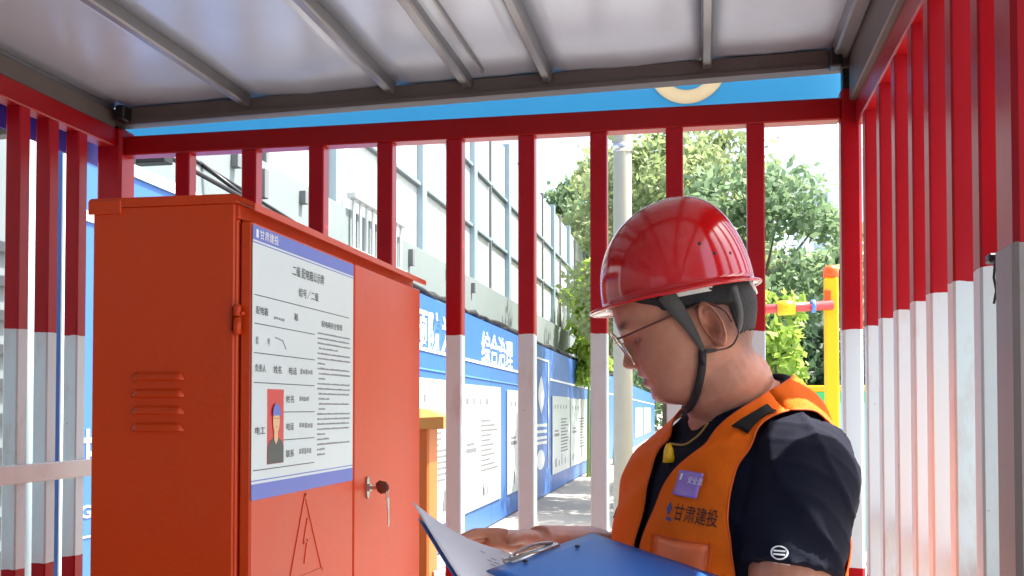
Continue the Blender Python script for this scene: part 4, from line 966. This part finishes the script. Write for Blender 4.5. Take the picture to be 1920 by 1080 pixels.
# grey equipment rack and pipe seen between the side bars
er = empty('equipment_rack', (-2.75, 3.2, 0), 'grey louvred equipment cabinet outside behind the side bars', 'equipment')
box('case', -2.95, -2.63, 2.8, 3.66, 0, 2.6, 'greymetal', er, .01)
for k in range(14): box('slat', -2.632, -2.60, 2.85, 3.62, .35+.13*k, .39+.13*k, 'seam', er, .002)
tag(MB().tube([(-2.5,3.40,0),(-2.5,3.40,2.75)], .028, 20).build('drain_pipe','post',None,True), 'pale grey vertical pipe standing before the louvred cabinet', 'pipe')
sw = empty('side_wall', (-4.2, 2.6, 0), 'off white rendered wall with coping beyond the louvred cabinet', 'wall')
box('wall', -4.3, -4.1, -1.0, 4.2, 0, 3.4, 'farwall', sw, .01); box('coping', -4.35, -4.05, -1.05, 4.25, 3.4, 3.48, 'panelgrey', sw, .01)
# orange box with a tan cap just outside the bars
mb_ = empty('meter_box', (-.82, 2.86, 0), 'orange pedestal box with tan cap just outside the far bars', 'meter box')
box('body', -.92, -.772, 2.8, 2.90, 0, 1.395, 'boxorange', mb_, .006)
m = MB(); m.add([(-.94,2.775,1.39),(-.722,2.775,1.39),(-.722,2.925,1.39),(-.94,2.925,1.39),(-.94,2.775,1.415),(-.722,2.775,1.425),(-.722,2.925,1.425),(-.94,2.925,1.415),(-.78,2.80,1.447),(-.78,2.90,1.447),(-.90,2.80,1.447),(-.90,2.90,1.447)],
  [(3,2,1,0),(0,1,5,4),(1,2,6,5),(2,3,7,6),(3,0,4,7),(4,5,8,10),(5,6,9,8),(6,7,11,9),(7,4,10,11),(10,8,9,11)]); m.build('cap','boxtan',mb_)
box('plinth', -.93, -.762, 2.79, 2.91, 0, .10, 'greymetal', mb_, .004); box('hasp', -.772, -.764, 2.84, 2.89, .9, .98, 'steel', mb_, .002)
# pole
pl = empty('utility_pole', (-.705, 9, 0), 'pale round utility pole standing behind the man', 'pole')
MB().tube([(-.705,9,0),(-.705,9,3),(-.70,9,9)], [.088,.083,.07], 28).build('shaft','concrete',pl,True); MB().tube([(-.702,9,3.72),(-.702,9,3.80)], .088, 24).build('steel_band','steel',pl,True)
# playground bar
pg = empty('playground_gym', (.5, 8, 0), 'yellow playground posts with pink cross bar and orange cap', 'play frame')
for x in (.952, .12):
    box('upright', x-.05, x+.05, 7.95, 8.05, 0, 2.44, 'yellow', pg, .012); MB().tube([(x,8,2.44),(x,8,2.50),(x,8,2.53)], [.058,.058,.04], 18).build('cap','orange',pg,True)
MB().tube([(.12,7.93,2.185),(.96,7.93,2.225)], .035, 16).build('cross_bar','pink',pg,True); MB().tube([(.55,7.93,2.206),(.68,7.93,2.212)], .056, 18).build('sleeve','yellow',pg,True)
MB().tube([(.80,7.93,2.217),(.83,7.93,2.219)], .05, 18).build('ring','ltblue',pg,True); box('bracket', .895, .945, 7.93, 7.96, 2.24, 2.34, 'orange', pg, .004)
gf = empty('play_fence', (1.2, 10, 0), 'mint panel fence with teal and yellow top rail in the playground', 'fence')
for k in range(7):
    x = .2+k*.32; box('panel', x, x+.30, 10, 10.03, .1, 1.52, 'mint', gf, .004)
box('band', .19, 2.45, 9.985, 9.998, 1.50, 1.60, 'green', gf, .003); MB().tube([(.19,10.01,1.63),(.85,10.01,1.63)], .035, 14).build('top_rail','teal',gf,True); MB().tube([(.85,10.01,1.63),(2.45,10.01,1.63)], .034, 14).build('top_rail','yellow',gf,True)
for k in range(8): x = .185+k*.32; box('stake', x-.02, x+.02, 10.035, 10.08, 0, 1.6, 'teal', gf, .004)
# far block
def tower(x0, x1, y, h, label, fl):
    tb = empty('far_building', ((x0+x1)/2, y, 0), label, 'building'); box('wall', x0, x1, y, y+18, 0, h, 'farwall', tb, 0); box('parapet', x0-.3, x1+.3, y-.3, y+18.3, h, h+1.2, 'farwall', tb, 0)
    n = int((x1-x0)/3.2)
    for r_ in range(fl):
        for k in range(n): x = x0+1+(x1-x0-1)*k/n; box('window', x, x+1.6, y-.06, y+.05, 4+r_*3.1, 5.6+r_*3.1, 'farglass', tb, 0)
tower(12.0, 24, 125, 31, 'pale tower block rising beyond the trees', 8)

# ------------------------------------------------------------------ trees
def leaves(name, centres, rad, per, size, m, parent, seed, drop=0., sq=.8):
    r_ = np.random.default_rng(seed); C = np.repeat(np.array(centres), per, axis=0); n = len(C)
    rr = np.repeat(np.array(rad), per)
    d_ = r_.normal(size=(n,3)); d_ /= np.linalg.norm(d_, axis=1)[:,None]; p = C + d_*(rr*r_.random(n)**.45)[:,None]*np.array((1,1,sq)); 
    ax = r_.normal(size=(n,3)); ax[:,2] -= drop; ax /= np.linalg.norm(ax, axis=1)[:,None]; s2 = np.cross(ax, r_.normal(size=(n,3))); s2 /= np.linalg.norm(s2, axis=1)[:,None]
    L = size*(.6+.8*r_.random(n))[:,None]; Wd = L*.26; nn = np.cross(ax, s2)
    V = np.stack([p, p+ax*L*.45+s2*Wd+nn*L*.06, p+ax*L, p+ax*L*.45-s2*Wd+nn*L*.06], 1).reshape(-1,3)
    me = bpy.data.meshes.new(name); me.vertices.add(4*n); me.vertices.foreach_set('co', V.ravel()); me.loops.add(4*n); me.loops.foreach_set('vertex_index', np.arange(4*n)); me.polygons.add(n); me.polygons.foreach_set('loop_start', np.arange(n)*4); me.polygons.foreach_set('loop_total', np.full(n,4))
    at = me.attributes.new('tone','FLOAT','POINT'); tn = np.repeat(np.repeat(r_.random(len(centres)), per)*.45+r_.random(n)*.35-.15, 4); at.data.foreach_set('value', tn)
    me.update(); me.validate(); me.materials.append(M[m]); o = bpy.data.objects.new(name, me); COL.objects.link(o); o.parent = parent; o.location = -Vector(parent.location); return o
def tree(x, y, h, crown_z, rx, rz, m, label, seed, ncl=60, per=150, size=.13, clr=.42, group='trees beyond the playground', name='tree'):
    r_ = np.random.default_rng(seed); t_ = empty(name, (x,y,0), label, 'tree', group); C = []; rad = []
    while len(C) < ncl:
        p = r_.uniform(-1,1,3)
        if .15 < (p**2).sum() < 1: C.append((x+p[0]*rx, y+p[1]*rx, crown_z+p[2]*rz)); rad.append(clr*(.6+.7*r_.random()))
    tr = MB(); top = crown_z+rz*.5; q = [(x,y,0),(x+.05,y,crown_z*.4),(x-.06,y+.04,crown_z*.8),(x+.02,y,top)]; tr.tube(curve(q,12), list(np.linspace(.16,.03,12)*h/6), 12)
    for i in range(0, ncl, 3):
        c = np.array(C[i]); z0 = min(top*.9, max(.5, c[2]-rz*.45)); b_ = np.array((x-.02,y,z0)); tr.tube(curve([b_, b_*.5+c*.5+np.array((0,0,-.12)), c],6), list(np.linspace(.04,.008,6)*h/6), 6)
    tr.build('trunk','bark',t_,True); leaves('crown', C, rad, per, size, m, t_, seed)
tree(-.55, 15.5, 6, 3.6, 1.5, 2.0, 'leafB', 'yellow green tree with loose crown behind the utility pole', 11, 60, 130, .15, .42)
tree(.75, 14, 5.4, 3.0, 1.35, 1.75, 'leafA', 'mid green leafy tree behind the yellow play frame', 12, 75, 150, .14, .40)
tree(.05, 19, 7, 4.4, 1.7, 2.0, 'leafB', 'tall pale green tree between the pole and the play frame', 13, 70, 130, .17, .5)
tree(-2.1, 26, 8, 5.4, 1.9, 2.6, 'leafB', 'feathery light green tree past the end of the white screen', 14, 60, 130, .2, .6)
tree(2.6, 22, 5, 2.8, 1.6, 1.7, 'leafA', 'round green tree half hidden by the corner post', 15, 50, 130, .17, .5)
tree(-3.6, 32, 9, 6.0, 2.2, 2.8, 'leafA', 'large green tree rising behind the white screen', 16, 60, 120, .24, .7)
hd = empty('hedge', (1.2, 12, 0), 'dense dark green hedge behind the mint playground fence', 'hedge')
r_ = np.random.default_rng(5); C = [(r_.uniform(.45,3), r_.uniform(11.6,12.5), r_.uniform(.3,2.35)) for _ in range(150)]; leaves('foliage', C, [.34]*150, 110, .11, 'leafD', hd, 21)
m = MB()
for k in range(9): x = .5+.28*k; m.tube([(x,12,0),(x+.1,12.05,1.0),(x-.05,12,1.9)], [.03,.022,.01], 6)
m.build('stems','bark',hd,True)
ys_ = empty('shrub', (.75, 10.8, 0), 'yellow leaved shrub against the dark hedge', 'shrub'); C = [(.74+r_.uniform(-.22,.22), 11.0+r_.uniform(-.2,.2), 1.85+r_.uniform(-.1,.75)) for _ in range(14)]; leaves('foliage', C, [.17]*14, 45, .13, 'leafC', ys_, 22); MB().tube([(.75,10.9,0),(.74,11,2.2)], [.03,.01], 8).build('stem','bark',ys_,True)
ls = empty('bamboo', (-2.28, 21.5, 0), 'bright lime green bamboo clump leaning over the blue hoarding', 'bamboo')
C = [(-2.32+r_.uniform(-.22,.22), 21.5+r_.uniform(-1.2,1.0), z_+r_.uniform(-.15,.15)) for z_ in np.linspace(2.2,4.6,26)]; leaves('foliage', C, [.26]*26, 120, .22, 'leafC', ls, 23, 1.2)
m = MB()
for k in range(7): x = -2.4+.05*k; m.tube([(x,21.2+.1*k,0),(x+.03,21.2+.1*k,2.5),(x+.1,21.2+.1*k,4.5)], [.03,.025,.01], 8)
m.build('canes','leafC',ls,True)
# far bank of trees closing the street
C = [(r_.uniform(-20,26), r_.uniform(60,72), r_.uniform(.5,4.5)+1.5*r_.random()) for _ in range(420)]
fw = empty('tree_belt', (0,65,0)); tag(fw, kind='stuff'); o = leaves('foliage', C, [1.5]*420, 60, .55, 'leafA', fw, 31); tag(o, kind='stuff'); tag(fw, 'distant belt of green trees closing the street', 'trees')
